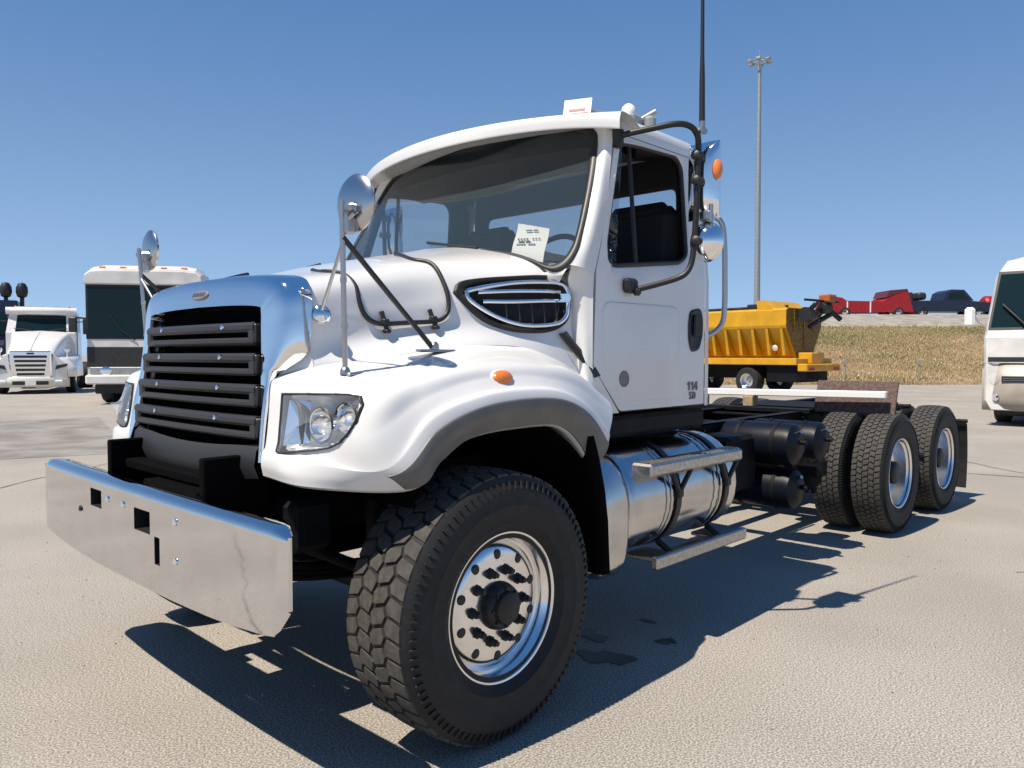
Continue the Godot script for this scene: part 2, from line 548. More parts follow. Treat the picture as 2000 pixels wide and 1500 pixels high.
func hood(truck: Node3D) -> void:
	var st := new_st()
	var h := hood_rows()
	var vn := Vector3(0.92, 0.30, 0.24).normalized()
	var vu := vn.cross(Vector3.UP).normalized()
	var vv := vu.cross(vn)
	var vc := Vector3.ZERO
	for v in vent_outline():
		vc += v / 14.0
	var hole := PackedVector2Array()
	for v in vent_outline():
		var d: Vector3 = (v - vc) * 0.93
		hole.append(Vector2(d.dot(vu), d.dot(vv)))
	for s in [1.0, -1.0]:
		grp += 1
		var f := h if s > 0 else mir(h)
		for i in h.size() - 1:
			for j in h[i].size() - 1:
				var c: Vector3 = (h[i][j] + h[i + 1][j + 1]) * 0.5 - vc
				if absf(c.dot(vn)) < 0.2 and Geometry2D.is_point_in_polygon(Vector2(c.dot(vu), c.dot(vv)), hole):
					continue
				quad(st, f[i][j], f[i][j + 1], f[i + 1][j + 1], f[i + 1][j], grp)
		tri(st, Vector3(0.700 * s, 1.56, 0.518), Vector3(0.722 * s, 1.486, 0.520), Vector3(0.632 * s, 1.452, 0.620))
		tri(st, Vector3(0.700 * s, 1.56, 0.518), Vector3(0.632 * s, 1.452, 0.620), Vector3(0.60 * s, 1.55, 0.55))
	fender_grid = fender_rows()
	var lamp := PackedVector2Array(LAMP)
	for s in [1.0, -1.0]:
		grp += 1
		var f := fender_grid if s > 0 else mir(fender_grid)
		for i in f.size() - 1:
			for j in f[i].size() - 1:
				var c: Vector3 = (f[i][j] + f[i + 1][j + 1]) * 0.5
				if j >= 66 and i <= 66:
					continue
				if c.z > 0.45 and Geometry2D.is_point_in_polygon(Vector2(absf(c.x), c.y), lamp):
					continue
				quad(st, f[i][j], f[i][j + 1], f[i + 1][j + 1], f[i + 1][j], grp)
		# lip turned inward, front and arch
		var lip := []
		for k in 3:
			var r := PackedVector3Array()
			for i in f.size():
				var v: Vector3 = f[i][f[i].size() - 1]
				var inw := clampf((v.z - 0.40) / 0.2, 0.0, 1.0)
				r.append(v + [Vector3.ZERO, Vector3(-0.015 * s * (1.0 - inw), -0.010, -0.015 * inw), Vector3(-0.10 * s * (1.0 - inw), 0.004, -0.10 * inw)][k])
			lip.append(r)
		grid(st, lip)
		# edge beside the grille
		var col := []
		for d in [0.0, -0.12]:
			var r := PackedVector3Array()
			for v in f[f.size() - 1]:
				r.append(v + Vector3(0, 0, d))
			col.append(r)
		grid(st, col, false)
	var hd := obj("hood", st, M.paint, truck)
	for s in [1.0, -1.0]:
		hood_side(hd, s)
		# lower arch flare; its shade is put into the grey, with crisp upper edge
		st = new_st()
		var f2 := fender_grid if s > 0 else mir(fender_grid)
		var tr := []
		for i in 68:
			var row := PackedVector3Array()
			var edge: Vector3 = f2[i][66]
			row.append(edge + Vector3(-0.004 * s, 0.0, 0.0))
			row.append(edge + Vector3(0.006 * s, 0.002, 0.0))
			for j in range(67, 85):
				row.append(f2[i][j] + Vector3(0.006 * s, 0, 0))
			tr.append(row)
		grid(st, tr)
		obj("flare_shade_band", st, M.flare_shade, hd)
	# ventilation strip seen on the far side of the hood top
	st = new_st()
	tube(st, PackedVector3Array(mx(V([0.42, 1.895, 0.36, 0.45, 1.915, 0.30, 0.47, 1.945, 0.20, 0.47, 1.955, 0.16]), -1.0)), 0.012)
	obj("hood_bumper_strip", st, M.rubber, hd)

func vent_outline() -> Array:
	return V([0.784, 1.807, -0.156, 0.774, 1.854, -0.193, 0.79, 1.878, -0.295, 0.829, 1.897, -0.458, 0.875, 1.914, -0.661, 0.909, 1.896, -0.745, 0.936, 1.852, -0.775, 0.951, 1.765, -0.772, 0.95, 1.694, -0.751, 0.943, 1.65, -0.678, 0.929, 1.633, -0.564, 0.902, 1.638, -0.417, 0.862, 1.668, -0.307, 0.826, 1.726, -0.223])

func hood_side(hd: Node3D, s: float) -> void:
	# side vent: black recess, bright surround and bars
	var out := vent_outline()
	var loop := out.duplicate()
	loop.append(out[0])
	var ring := curve(loop, 56)
	ring.remove_at(56)
	var c := Vector3.ZERO
	for v in ring:
		c += v / 56.0
	c += Vector3(0.012, -0.002, -0.05)
	var n := Vector3(0.92, 0.30, 0.24).normalized()
	var mk := func(f: float, lift: float) -> PackedVector3Array:
		var r := PackedVector3Array()
		for v in ring:
			var q := c + (v - c) * f
			q += n * lift
			r.append(Vector3(q.x * s, q.y, q.z))
		return r
	var st := new_st()
	grid(st, [mk.call(1.0, -0.01), mk.call(1.0, 0.012), mk.call(0.97, 0.018), mk.call(0.90, 0.014), mk.call(0.84, -0.01), mk.call(0.80, -0.05), mk.call(0.4, -0.06), mk.call(0.01, -0.06)], true, true)
	var vent := obj("side_vent", st, M.black, hd)
	# bright surround, set towards the rear of the recess
	var e := V([0.802, 1.815, -0.215, 0.83, 1.845, -0.355, 0.859, 1.867, -0.496, 0.892, 1.877, -0.642, 0.916, 1.872, -0.736, 0.937, 1.835, -0.766, 0.947, 1.764, -0.753, 0.947, 1.714, -0.739, 0.938, 1.677, -0.68, 0.915, 1.664, -0.543, 0.893, 1.672, -0.443, 0.865, 1.698, -0.353, 0.838, 1.738, -0.270, 0.812, 1.780, -0.218])
	var e2 := e.duplicate()
	e2.append(e[0])
	var path := curve(e2, 60)
	for i in path.size():
		path[i] = path[i] + n * 0.012
		path[i].x *= s
	st = new_st()
	tube(st, path, 0.0125, 8)
	obj("vent_surround", st, M.chrome, vent)
	for k in 2:
		st = new_st()
		var b: Array = [V([0.820, 1.812, -0.27, 0.868, 1.825, -0.452, 0.906, 1.833, -0.626, 0.928, 1.832, -0.72]), V([0.836, 1.771, -0.285, 0.878, 1.775, -0.442, 0.916, 1.786, -0.615, 0.941, 1.792, -0.745])][k]
		tube(st, PackedVector3Array(mx(Array(shift(curve(b, 14), n * 0.008)), s)), 0.0105, 8)
		obj("vent_bar", st, M.chrome, vent)
	for k in 5:
		st = new_st()
		var z := -0.40 - 0.07 * k
		var x := 0.868 + 0.016 * k
		rod(st, Vector3(x * s, 1.772, z) + Vector3(n.x * s, n.y, n.z) * 0.008, Vector3((x + 0.012) * s, 1.69 - 0.004 * k, z - 0.004) + Vector3(n.x * s, n.y, n.z) * 0.008, 0.004, 6)
		obj("vent_slat", st, M.grille, vent)
	st = new_st()
	prism(st, PackedVector2Array([Vector2(-0.035, -0.022), Vector2(0.03, -0.018), Vector2(0.04, 0.0), Vector2(0.03, 0.022), Vector2(-0.025, 0.018), Vector2(-0.012, 0.0)]), Transform3D(Basis(Vector3(0.3 * s, 0, -0.95).normalized(), Vector3.UP, Vector3(0.95 * s, 0, 0.3).normalized()), Vector3(0.955 * s, 1.806, -0.715)), 0.016)
	obj("vent_badge", st, M.chrome, vent)
	# rubber-covered hold-down hose looped over the hood, with its two hooks
	st = new_st()
	var hose := V([0.30, 1.912, 0.255, 0.42, 1.893, 0.30, 0.513, 1.885, 0.33, 0.585, 1.876, 0.325, 0.640, 1.862, 0.313, 0.692, 1.815, 0.300, 0.716, 1.747, 0.297, 0.730, 1.695, 0.280, 0.740, 1.668, 0.246, 0.750, 1.661, 0.2, 0.769, 1.668, 0.093, 0.797, 1.678, -0.04, 0.806, 1.70, -0.088, 0.806, 1.741, -0.112, 0.786, 1.815, -0.118, 0.725, 1.912, -0.117, 0.668, 1.950, -0.113, 0.590, 1.966, -0.085, 0.45, 2.00, -0.14, 0.33, 2.025, -0.19])
	var hp := curve(hose, 90)
	for i in hp.size():
		hp[i].x *= s
	tube(st, hp, 0.0105, 8)
	var hs := obj("hold_down_hose", st, M.rubber, hd)
	for q in [[Vector3(0.735, 1.712, 0.203), Vector3(0.760, 1.630, 0.193)], [Vector3(0.779, 1.728, -0.021), Vector3(0.806, 1.650, -0.035)]]:
		st = new_st()
		var a: Vector3 = q[0]
		var b: Vector3 = q[1]
		a.x *= s
		b.x *= s
		rod(st, a + Vector3(0.004 * s, 0, 0), b + Vector3(0.004 * s, 0, 0), 0.010, 8)
		box(st, (a + b) * 0.5 + Vector3(0.008 * s, -0.002, 0), Vector3(0.03, 0.026, 0.034), 0.006)
		box(st, b + Vector3(0.002 * s, 0, 0), Vector3(0.03, 0.016, 0.03), 0.005)
		obj("hose_hook", st, M.rubber, hs)
	# rubber latch between hood and cowl
	st = new_st()
	var rows := []
	for q in V([0.962, 1.640, -0.700, 0.978, 1.59, -0.742, 1.000, 1.53, -0.795, 1.030, 1.47, -0.835, 1.045, 1.425, -0.86]):
		var w := 0.022
		rows.append(PackedVector3Array([Vector3(q.x * s, q.y - 0.3 * w, q.z + w), Vector3((q.x + 0.016) * s, q.y - 0.2 * w, q.z + w * 0.8), Vector3((q.x + 0.020) * s, q.y + 0.2 * w, q.z - w * 0.8), Vector3(q.x * s, q.y + 0.3 * w, q.z - w)]))
	grid(st, rows)
	obj("hood_latch", st, M.rubber, hd)
	# amber side marker on the fender
	st = new_st()
	var nn := Vector3(0.92 * s, 0.38, 0.02)
	lathe(st, [Vector2(0.0, 0.050), Vector2(0.006, 0.050), Vector2(0.008, 0.044)], axis(Vector3(1.168 * s, 1.436, -0.075), nn).scaled_local(Vector3(1, 0.75, 1.25)), 24)
	var mk2 := obj("side_marker", st, M.white_plastic, hd)
	st = new_st()
	lathe(st, [Vector2(0.007, 0.044), Vector2(0.018, 0.038), Vector2(0.026, 0.022), Vector2(0.028, 0.0)], axis(Vector3(1.168 * s, 1.436, -0.075), nn).scaled_local(Vector3(1, 0.75, 1.25)), 24)
	obj("marker_lens", st, M.amber, mk2)
	# black inner fender behind the wheel and its splash flap
	st = new_st()
	var arch := []
	for x in [1.205, 0.62]:
		var r := PackedVector3Array()
		for k in 25:
			var a := lerpf(0.06, 2.50, k / 24.0)
			r.append(Vector3(x * s, 0.56 + 0.70 * sin(a) * (1.0 if a < PI and a > 0 else 1.15), -0.10 - 0.66 * cos(a)))
		arch.append(r)
	grid(st, arch)
	var liner := obj("wheel_arch_liner", st, M.void, hd)
	st = new_st()
	var fl := []
	for q in V([1.235, 1.17, -0.565, 1.24, 1.05, -0.60, 1.23, 0.90, -0.655, 1.215, 0.75, -0.70, 1.207, 0.60, -0.72, 1.205, 0.50, -0.73]):
		fl.append(PackedVector3Array([Vector3((q.x - 0.22) * s, q.y, q.z + 0.005), Vector3((q.x - 0.02) * s, q.y, q.z + 0.02), Vector3(q.x * s, q.y, q.z + 0.008), Vector3((q.x + 0.006) * s, q.y, q.z - 0.03), Vector3((q.x - 0.01) * s, q.y, q.z - 0.055), Vector3((q.x - 0.22) * s, q.y, q.z - 0.06)]))
	grid(st, fl)
	obj("splash_flap", st, M.void, liner)

func shift(p: PackedVector3Array, d: Vector3) -> PackedVector3Array:
	var o := PackedVector3Array()
	for v in p:
		o.append(v + d)
	return o

func headlight(truck: Node3D, s: float) -> void:
	var rim3 := PackedVector3Array()
	var poly := []
	for v in LAMP:
		poly.append(Vector3(v.x, v.y, 0))
	var n := LAMP.size()
	var fine := []
	for i in n:
		for k in 5:
			fine.append((LAMP[i] as Vector2).lerp(LAMP[(i + 1) % n], k / 5.0))
	for v in fine:
		rim3.append(Vector3(v.x, v.y, front_z(v.x, v.y)))
	var c := Vector2(0.92, 1.285)
	var mk := func(f: float, dz: float) -> PackedVector3Array:
		var r := PackedVector3Array()
		for v in rim3:
			var q := Vector2(v.x, v.y)
			q = c + (q - c) * f
			r.append(Vector3(q.x * s, q.y, v.z + dz))
		return r
	var st := new_st()
	grid(st, [mk.call(1.05, -0.012), mk.call(1.045, 0.004), mk.call(1.02, 0.009), mk.call(0.985, 0.004), mk.call(0.96, -0.03), mk.call(0.93, -0.10)], true, true)
	var hl := obj("headlight", st, M.grille, truck)
	# reflector housing
	st = new_st()
	grid(st, [mk.call(0.955, -0.03), mk.call(0.90, -0.075), mk.call(0.6, -0.09), mk.call(0.01, -0.09)], true, true)
	obj("reflector_housing", st, M.lamp_silver, hl)
	st = new_st()
	var pl := [Vector3(0.752, 1.36, front_z(0.752, 1.36) - 0.012), Vector3(0.752, 1.19, front_z(0.752, 1.19) - 0.012), Vector3(0.855, 1.205, front_z(0.855, 1.21) - 0.05), Vector3(0.815, 1.36, front_z(0.815, 1.36) - 0.06)]
	for k in 4:
		pl[k].x *= s
	quad(st, pl[0], pl[1], pl[2], pl[3])
	obj("turn_signal_reflector", st, M.chrome, hl)
	st = new_st()
	var cres := curve(V([0.770, 1.372, front_z(0.77, 1.372) - 0.004, 0.825, 1.345, front_z(0.825, 1.345) - 0.006, 0.848, 1.30, front_z(0.848, 1.30) - 0.006, 0.856, 1.25, front_z(0.856, 1.25) - 0.006, 0.872, 1.205, front_z(0.872, 1.205) - 0.004]), 20)
	for i in cres.size():
		cres[i].x *= s
	var rr := []
	for i in cres.size():
		rr.append(0.003 + 0.010 * sin(PI * i / 20.0))
	tube(st, cres, rr, 8)
	obj("lamp_divider", st, M.black, hl)
	for q in [[0.918, 1.275, 0.058], [1.020, 1.300, 0.052]]:
		var z := front_z(q[0], q[1])
		st = new_st()
		var xf := axis(Vector3(q[0] * s, q[1], z - 0.075), Vector3(0.12 * s, 0, 1))
		lathe(st, [Vector2(0.0, 0.012), Vector2(0.006, 0.028), Vector2(0.025, q[2] * 0.85), Vector2(0.050, q[2]), Vector2(0.052, q[2] * 1.08), Vector2(0.02, q[2] * 1.10)], xf, 28)
		var bowl := obj("lamp_reflector", st, M.chrome, hl)
		st = new_st()
		lathe(st, [Vector2(0.0, 0.012), Vector2(0.035, 0.012), Vector2(0.043, 0.0)], xf, 14)
		obj("bulb", st, M.white_plastic, bowl)
		st = new_st()
		lathe(st, [Vector2(0.048, q[2] * 1.06), Vector2(0.056, q[2] * 1.12), Vector2(0.050, q[2] * 1.2)], xf, 28)
		obj("bowl_ring", st, M.plastic, bowl)
	st = new_st()
	grid(st, [mk.call(0.985, 0.004), mk.call(0.8, 0.009), mk.call(0.4, 0.011), mk.call(0.01, 0.011)], true, true)
	obj("headlight_lens", st, M.lens, hl)

func grille(truck: Node3D) -> void:
	# bright surround: outer edge, rolled face, inner edge
	var o := V([0, 1.874, 0.500, 0.3, 1.870, 0.500, 0.585, 1.850, 0.503, 0.685, 1.800, 0.508, 0.708, 1.685, 0.518, 0.708, 1.545, 0.535, 0.664, 1.478, 0.600, 0.630, 1.44, 0.637, 0.636, 1.30, 0.672, 0.647, 1.12, 0.70])
	var a := V([0, 1.868, 0.582, 0.3, 1.864, 0.582, 0.575, 1.842, 0.584, 0.668, 1.788, 0.584, 0.690, 1.675, 0.590, 0.690, 1.553, 0.602, 0.653, 1.484, 0.638, 0.627, 1.442, 0.656, 0.634, 1.30, 0.688, 0.645, 1.12, 0.713])
	var b := V([0, 1.846, 0.622, 0.3, 1.841, 0.620, 0.552, 1.812, 0.620, 0.628, 1.758, 0.620, 0.650, 1.66, 0.624, 0.653, 1.566, 0.634, 0.632, 1.490, 0.651, 0.618, 1.444, 0.662, 0.628, 1.30, 0.692, 0.642, 1.12, 0.716])
	var i := V([0, 1.740, 0.648, 0.3, 1.736, 0.645, 0.512, 1.724, 0.640, 0.538, 1.700, 0.640, 0.545, 1.64, 0.644, 0.556, 1.55, 0.650, 0.566, 1.478, 0.656, 0.573, 1.44, 0.662, 0.600, 1.26, 0.682, 0.634, 1.12, 0.712])
	var k := mx(i, 1.0)
	for q in k.size():
		k[q] = k[q] + Vector3(-0.012, -0.008, -0.06)
	var st := new_st()
	var rows := []
	for r in [o, a, b, i]:
		rows.append(curve(r, 72))
	var cols := []
	for j in 73:
		var P := []
		for r in rows:
			P.append(r[j])
		cols.append(curve(P, 10))
	grid(st, cols)
	grid(st, mir(cols))
	var lip := [rows[3], curve(k, 72)]
	grid(st, lip)
	grid(st, mir(lip))
	var g := obj("grille", st, M.chrome, truck)
	st = new_st()
	var back := []
	for y in [1.73, 1.5, 1.3, 1.05]:
		var hw := lerpf(0.66, 0.53, (y - 1.05) / 0.68)
		back.append(PackedVector3Array([Vector3(-hw, y, 0.60 - (y - 1.4) * 0.09), Vector3(hw, y, 0.60 - (y - 1.4) * 0.09)]))
	grid(st, back)
	obj("grille_screen", st, M.void, g)
	# wire mesh behind the bars
	st = new_st()
	for n in 30:
		var y := 1.10 + n * 0.021
		span(st, Vector3(-0.55, y, 0.612 - (y - 1.4) * 0.09), Vector3(0.55, y + 0.004, 0.616 - (y - 1.4) * 0.09))
	obj("grille_mesh", st, M.void, g)
	g.get_node("grille_mesh").set_meta("kind", "stuff")
	for n in 4:
		var y: float = 1.617 - 0.1235 * n
		var z: float = 0.668 - (y - 1.4) * 0.10
		var hw: float = lerpf(0.595, 0.520, (y - 1.24) / 0.38)
		st = new_st()
		# a long rounded loop: thick upper rail, thinner lower rail, closed ends; bowed forward at the middle
		var up := PackedVector3Array()
		var cnt := 24
		for q in cnt + 1:
			var u := -1.0 + 2.0 * q / cnt
			up.append(Vector3(hw * u, y, z + 0.022 * (1.0 - u * u)))
		var ring := func(dy: float, h: float, d: float) -> void:
			var r := []
			for v in up:
				r.append(PackedVector3Array([v + Vector3(0, dy - h, -d), v + Vector3(0, dy - h, d * 0.5), v + Vector3(0, dy - h * 0.4, d), v + Vector3(0, dy + h * 0.4, d), v + Vector3(0, dy + h, d * 0.5), v + Vector3(0, dy + h, -d)]))
			grid(st, r, false, true)
		ring.call(0.025, 0.0195, 0.020)
		ring.call(-0.031, 0.0145, 0.018)
		for s in [-1.0, 1.0]:
			box(st, Vector3(s * (hw - 0.022), y - 0.0005, z), Vector3(0.055, 0.088, 0.038), 0.010)
		var bar := obj("grille_bar", st, M.grille, g)
		st = new_st()
		box(st, Vector3(0, y - 0.004, z - 0.016), Vector3(hw * 1.92, 0.052, 0.006))
		obj("bar_backing", st, M.void, bar)
		for s in [-1.0, 1.0]:
			st = new_st()
			lathe(st, [Vector2(0, 0.012), Vector2(0.006, 0.011), Vector2(0.010, 0.0)], axis(Vector3(0.30 * s, y + 0.028, z + 0.022 * (1 - 0.27) + 0.019), Vector3(0, 0.2, 1)), 14)
			obj("rivet", st, M.chrome, bar)
	# lower apron below the bars
	st = new_st()
	var ap := []
	for q in [[1.185, 0.675], [1.16, 0.70], [1.10, 0.71], [1.05, 0.69]]:
		var r := PackedVector3Array()
		for w in 13:
			var u := -1.0 + w / 6.0
			r.append(Vector3(0.60 * u, q[0] - 0.03 * (1.0 - u * u), q[1] + 0.03 * (1.0 - u * u)))
		ap.append(r)
	grid(st, ap)
	obj("grille_apron", st, M.apron, g)
	# oval badge on the bright header
	st = new_st()
	lathe(st, [Vector2(0, 0.030), Vector2(0.008, 0.030), Vector2(0.011, 0.027), Vector2(0.011, 0.0)], axis(Vector3(0.0, 1.792, 0.632), Vector3(0, 0.45, 1)).scaled_local(Vector3(1, 0.8, 2.6)), 32)
	var bd := obj("badge", st, M.grey_badge, g)
	st = new_st()
	for n in 9:
		var x := -0.052 + n * 0.013
		box(st, Vector3(x, 1.797, 0.6435), Vector3(0.007, 0.018 if n % 3 != 1 else 0.014, 0.003), 0.0, Basis(Vector3.RIGHT, -0.42))
	obj("badge_lettering", st, M.steel, bd)

func bumper(truck: Node3D) -> void:
	var st := new_st()
	var upper := func(_x: float) -> float: return 0.945
	var lower := func(x: float) -> float:
		var u := absf(x) / 1.215
		return 0.590 + 0.050 * pow(u, 3.0) + (0.085 * pow(clampf((u - 0.91) / 0.09, 0, 1), 2.4))
	var zf := func(x: float) -> float: return 0.955 - 0.016 * pow(absf(x) / 1.215, 2.0) - 0.012 * pow(clampf((absf(x) - 1.15) / 0.065, 0, 1), 2.0)
	var holes := [[-0.46, -0.32, 0.845, 0.925], [0.055, 0.215, 0.815, 0.905], [0.255, 0.305, 0.705, 0.815]]
	var xs := [-1.215, 1.215]
	for h in holes:
		xs.append(h[0])
		xs.append(h[1])
	for k in 61:
		xs.append(-1.215 + 2.43 * k / 60.0)
	xs.sort()
	grp += 1
	var g0 := grp
	for k in xs.size() - 1:
		var a: float = xs[k]
		var b: float = xs[k + 1]
		if b - a < 1e-5:
			continue
		var m := (a + b) * 0.5
		var segs := [[-1.0, -1.0]]
		for h in holes:
			if m > h[0] and m < h[1]:
				segs = [[-1.0, h[2]], [h[3], -1.0]]
		for sgm in segs:
			var ya: float = lower.call(a) if sgm[0] < 0 else sgm[0]
			var yb: float = lower.call(b) if sgm[0] < 0 else sgm[0]
			var ta: float = upper.call(a) if sgm[1] < 0 else sgm[1]
			var tb: float = upper.call(b) if sgm[1] < 0 else sgm[1]
			for q in 6:
				var f0 := q / 6.0
				var f1 := (q + 1) / 6.0
				var bow := func(f: float) -> float: return -0.006 * (1.0 - sin(PI * f))
				quad(st, Vector3(a, lerpf(ya, ta, f0), zf.call(a)), Vector3(b, lerpf(yb, tb, f0), zf.call(b)), Vector3(b, lerpf(yb, tb, f1), zf.call(b)), Vector3(a, lerpf(ya, ta, f1), zf.call(a)), g0)
	# rolled top edge, rolled bottom flange, ends
	var top := []
	var bot := []
	for k in 61:
		var x := -1.215 + 2.43 * k / 60.0
		var z: float = zf.call(x)
		var r := PackedVector3Array()
		var rr := 0.046 - 0.028 * pow(clampf((absf(x) - 1.15) / 0.065, 0, 1), 2.0)
		var fl := 0.038 * (1.0 - smoothstep(1.05, 1.18, absf(x)))
		for q in 9:
			var t := q / 8.0 * PI * 0.5
			r.append(Vector3(x, 0.945 + rr * sin(t), z - rr * (1.0 - cos(t))))
		r.append(Vector3(x, 0.944 + rr, z - rr - 0.001 - fl))
		r.append(Vector3(x, 0.930 + rr, z - rr - 0.003 - fl))
		top.append(r)
		var y: float = lower.call(x)
		bot.append(PackedVector3Array([Vector3(x, y, z), Vector3(x, y - 0.006, z - 0.008), Vector3(x, y - 0.004, z - 0.010 - fl)]))
	grid(st, top)
	grid(st, bot)
	for s in [-1.0, 1.0]:
		var z: float = zf.call(1.215)
		var rows := []
		for q in 13:
			var f := q / 12.0
			var y := lerpf(0.727, 0.960, f)
			rows.append(PackedVector3Array([Vector3(1.215 * s, y, z), Vector3(1.220 * s, y, z - 0.006), Vector3(1.216 * s, y, z - 0.014)]))
		grid(st, rows)
	var bm := obj("bumper", st, M.bumper, truck)
	# tow pockets behind the openings
	for h in holes:
		st = new_st()
		var z0 := 0.948
		span(st, Vector3(h[0] - 0.01, h[2] - 0.012, 0.80), Vector3(h[1] + 0.01, h[2], z0))
		span(st, Vector3(h[0] - 0.01, h[3], 0.80), Vector3(h[1] + 0.01, h[3] + 0.012, z0))
		span(st, Vector3(h[0] - 0.012, h[2], 0.80), Vector3(h[0], h[3], z0))
		span(st, Vector3(h[1], h[2], 0.80), Vector3(h[1] + 0.012, h[3], z0))
		span(st, Vector3(h[0], h[2], 0.79), Vector3(h[1], h[3], 0.80))
		obj("tow_pocket", st, M.black, bm)
	for v in [[-0.24, 0.90], [-0.06, 0.90], [0.45, 0.90], [0.45, 0.75], [-0.60, 0.81]]:
		st = new_st()
		lathe(st, [Vector2(0, 0.014), Vector2(0.006, 0.013), Vector2(0.009, 0.0)], axis(Vector3(v[0], v[1], zf.call(v[0])), Vector3(0, 0.15, 1)), 14)
		obj("bumper_bolt", st, M.chrome if v[1] > 0.89 or v[0] > 0.4 else M.black, bm)
	# brackets and frame extension between bumper and grille
	st = new_st()
	for s in [-1.0, 1.0]:
		span(st, Vector3(s * 0.50, 0.66, 0.60), Vector3(s * 0.46, 1.135, 0.865), 0.006)
		span(st, Vector3(s * 0.46, 0.72, 0.62), Vector3(s * 0.38, 0.74, 0.93))
		span(st, Vector3(s * 0.53, 0.72, 0.84), Vector3(s * 1.05, 0.90, 0.88), 0.01)
	span(st, Vector3(-0.46, 1.00, 0.72), Vector3(0.46, 1.045, 0.80), 0.008)
	span(st, Vector3(-0.10, 0.90, 0.76), Vector3(0.42, 0.995, 0.86), 0.008)
	span(st, Vector3(-0.46, 0.63, 0.83), Vector3(0.46, 0.93, 0.85))
	obj("bumper_bracket", st, M.void, bm)

func fender_mirror(truck: Node3D, s: float) -> void:
	var st := new_st()
	var top := Vector3(0.945 * s, 2.10, 0.535)
	var base := Vector3(0.915 * s, 1.462, 0.505)
	var hub := Vector3(0.942 * s, 1.965, 0.53)
	rod(st, base, top, 0.010, 10)
	for y in [1.63, 1.80]:
		var c := base.lerp(top, (y - base.y) / (top.y - base.y))
		rod(st, c, c + Vector3(0, 0.02, 0), 0.0125, 10)
	lathe(st, [Vector2(-0.004, 0.020), Vector2(0.012, 0.019), Vector2(0.022, 0.013), Vector2(0.03, 0.0)], axis(base, Vector3.UP), 16)
	box(st, base + Vector3(0.01 * s, -0.004, -0.03), Vector3(0.05, 0.014, 0.075), 0.005)
	var m := obj("fender_mirror", st, M.steel, truck)
	st = new_st()
	var foot := Vector3(0.925 * s, 1.552, 0.075)
	rod(st, hub, foot, 0.0105, 10)
	obj("rear_strut", st, M.plastic, m)
	st = new_st()
	box(st, foot + Vector3(0.0, -0.004, -0.01), Vector3(0.045, 0.012, 0.19), 0.005)
	lathe(st, [Vector2(0, 0.022), Vector2(0.022, 0.020), Vector2(0.034, 0.010)], axis(foot, Vector3.UP), 14)
	obj("strut_foot", st, M.steel, m)
	st = new_st()
	var pad := Vector3(0.712 * s, 1.690, 0.475)
	rod(st, hub + Vector3(0, -0.02, 0), pad + Vector3(0.02 * s, 0.02, 0.01), 0.007, 10)
	obj("inner_strut", st, M.steel, m)
	st = new_st()
	lathe(st, [Vector2(-0.012, 0.040), Vector2(0.008, 0.040), Vector2(0.018, 0.034), Vector2(0.026, 0.016), Vector2(0.028, 0.0)], axis(pad, Vector3(0.75 * s, 0.25, 0.55)), 24)
	obj("strut_pad", st, M.chrome, m)
	# round convex mirror seen from its back
	st = new_st()
	var face := Vector3(-0.05 * s, 0.0, -1.0)
	var c0 := top + Vector3(0.0, -0.005, -0.07)
	lathe(st, [Vector2(0.0, 0.104), Vector2(-0.010, 0.109), Vector2(-0.016, 0.104), Vector2(-0.026, 0.085), Vector2(-0.033, 0.05), Vector2(-0.036, 0.0)], axis(c0, face), 36)
	var head := obj("mirror_head", st, M.mirror_back, m)
	st = new_st()
	lathe(st, [Vector2(0.001, 0.102), Vector2(0.010, 0.08), Vector2(0.016, 0.04), Vector2(0.018, 0.0)], axis(c0, face), 36)
	obj("mirror_glass", st, M.chrome, head)
	st = new_st()
	box(st, top + Vector3(0.0, -0.07, -0.03), Vector3(0.035, 0.11, 0.05), 0.01)
	box(st, top + Vector3(0.02 * s, -0.03, -0.02), Vector3(0.06, 0.03, 0.04), 0.008)
	rod(st, top + Vector3(-0.03, -0.09, -0.02), top + Vector3(0.05, -0.05, -0.02), 0.009, 8)
	obj("mirror_clamp", st, M.steel, m)

# ------------------------------------------------------------------ cab
func wz(x: float, y: float) -> float:
	return -0.66 - 0.55 * (y - 2.1) - 0.13 * x * x

func xs_(y: float) -> float:
	return 1.05 - 0.06 * maxf(0.0, (y - 1.95) / 0.75)

func sidepts(zy: Array, s: float, off := 0.0) -> PackedVector3Array:
	var o := PackedVector3Array()
	for i in range(0, zy.size(), 2):
		o.append(Vector3((xs_(zy[i + 1]) - off) * s, zy[i + 1], zy[i]))
	return o

func round_poly(p: PackedVector3Array, r: float, n := 5) -> PackedVector3Array:
	# rounds the corners of a closed outline; every corner gives n + 1 points
	var o := PackedVector3Array()
	for i in p.size():
		var a := p[(i - 1 + p.size()) % p.size()]
		var b := p[i]
		var c := p[(i + 1) % p.size()]
		var rr := minf(r, minf(a.distance_to(b), b.distance_to(c)) * 0.45)
		var s := b + (a - b).normalized() * rr
		var e := b + (c - b).normalized() * rr
		for k in n + 1:
			var t := float(k) / n
			o.append(s * (1 - t) * (1 - t) + b * 2 * t * (1 - t) + e * t * t)
	return o

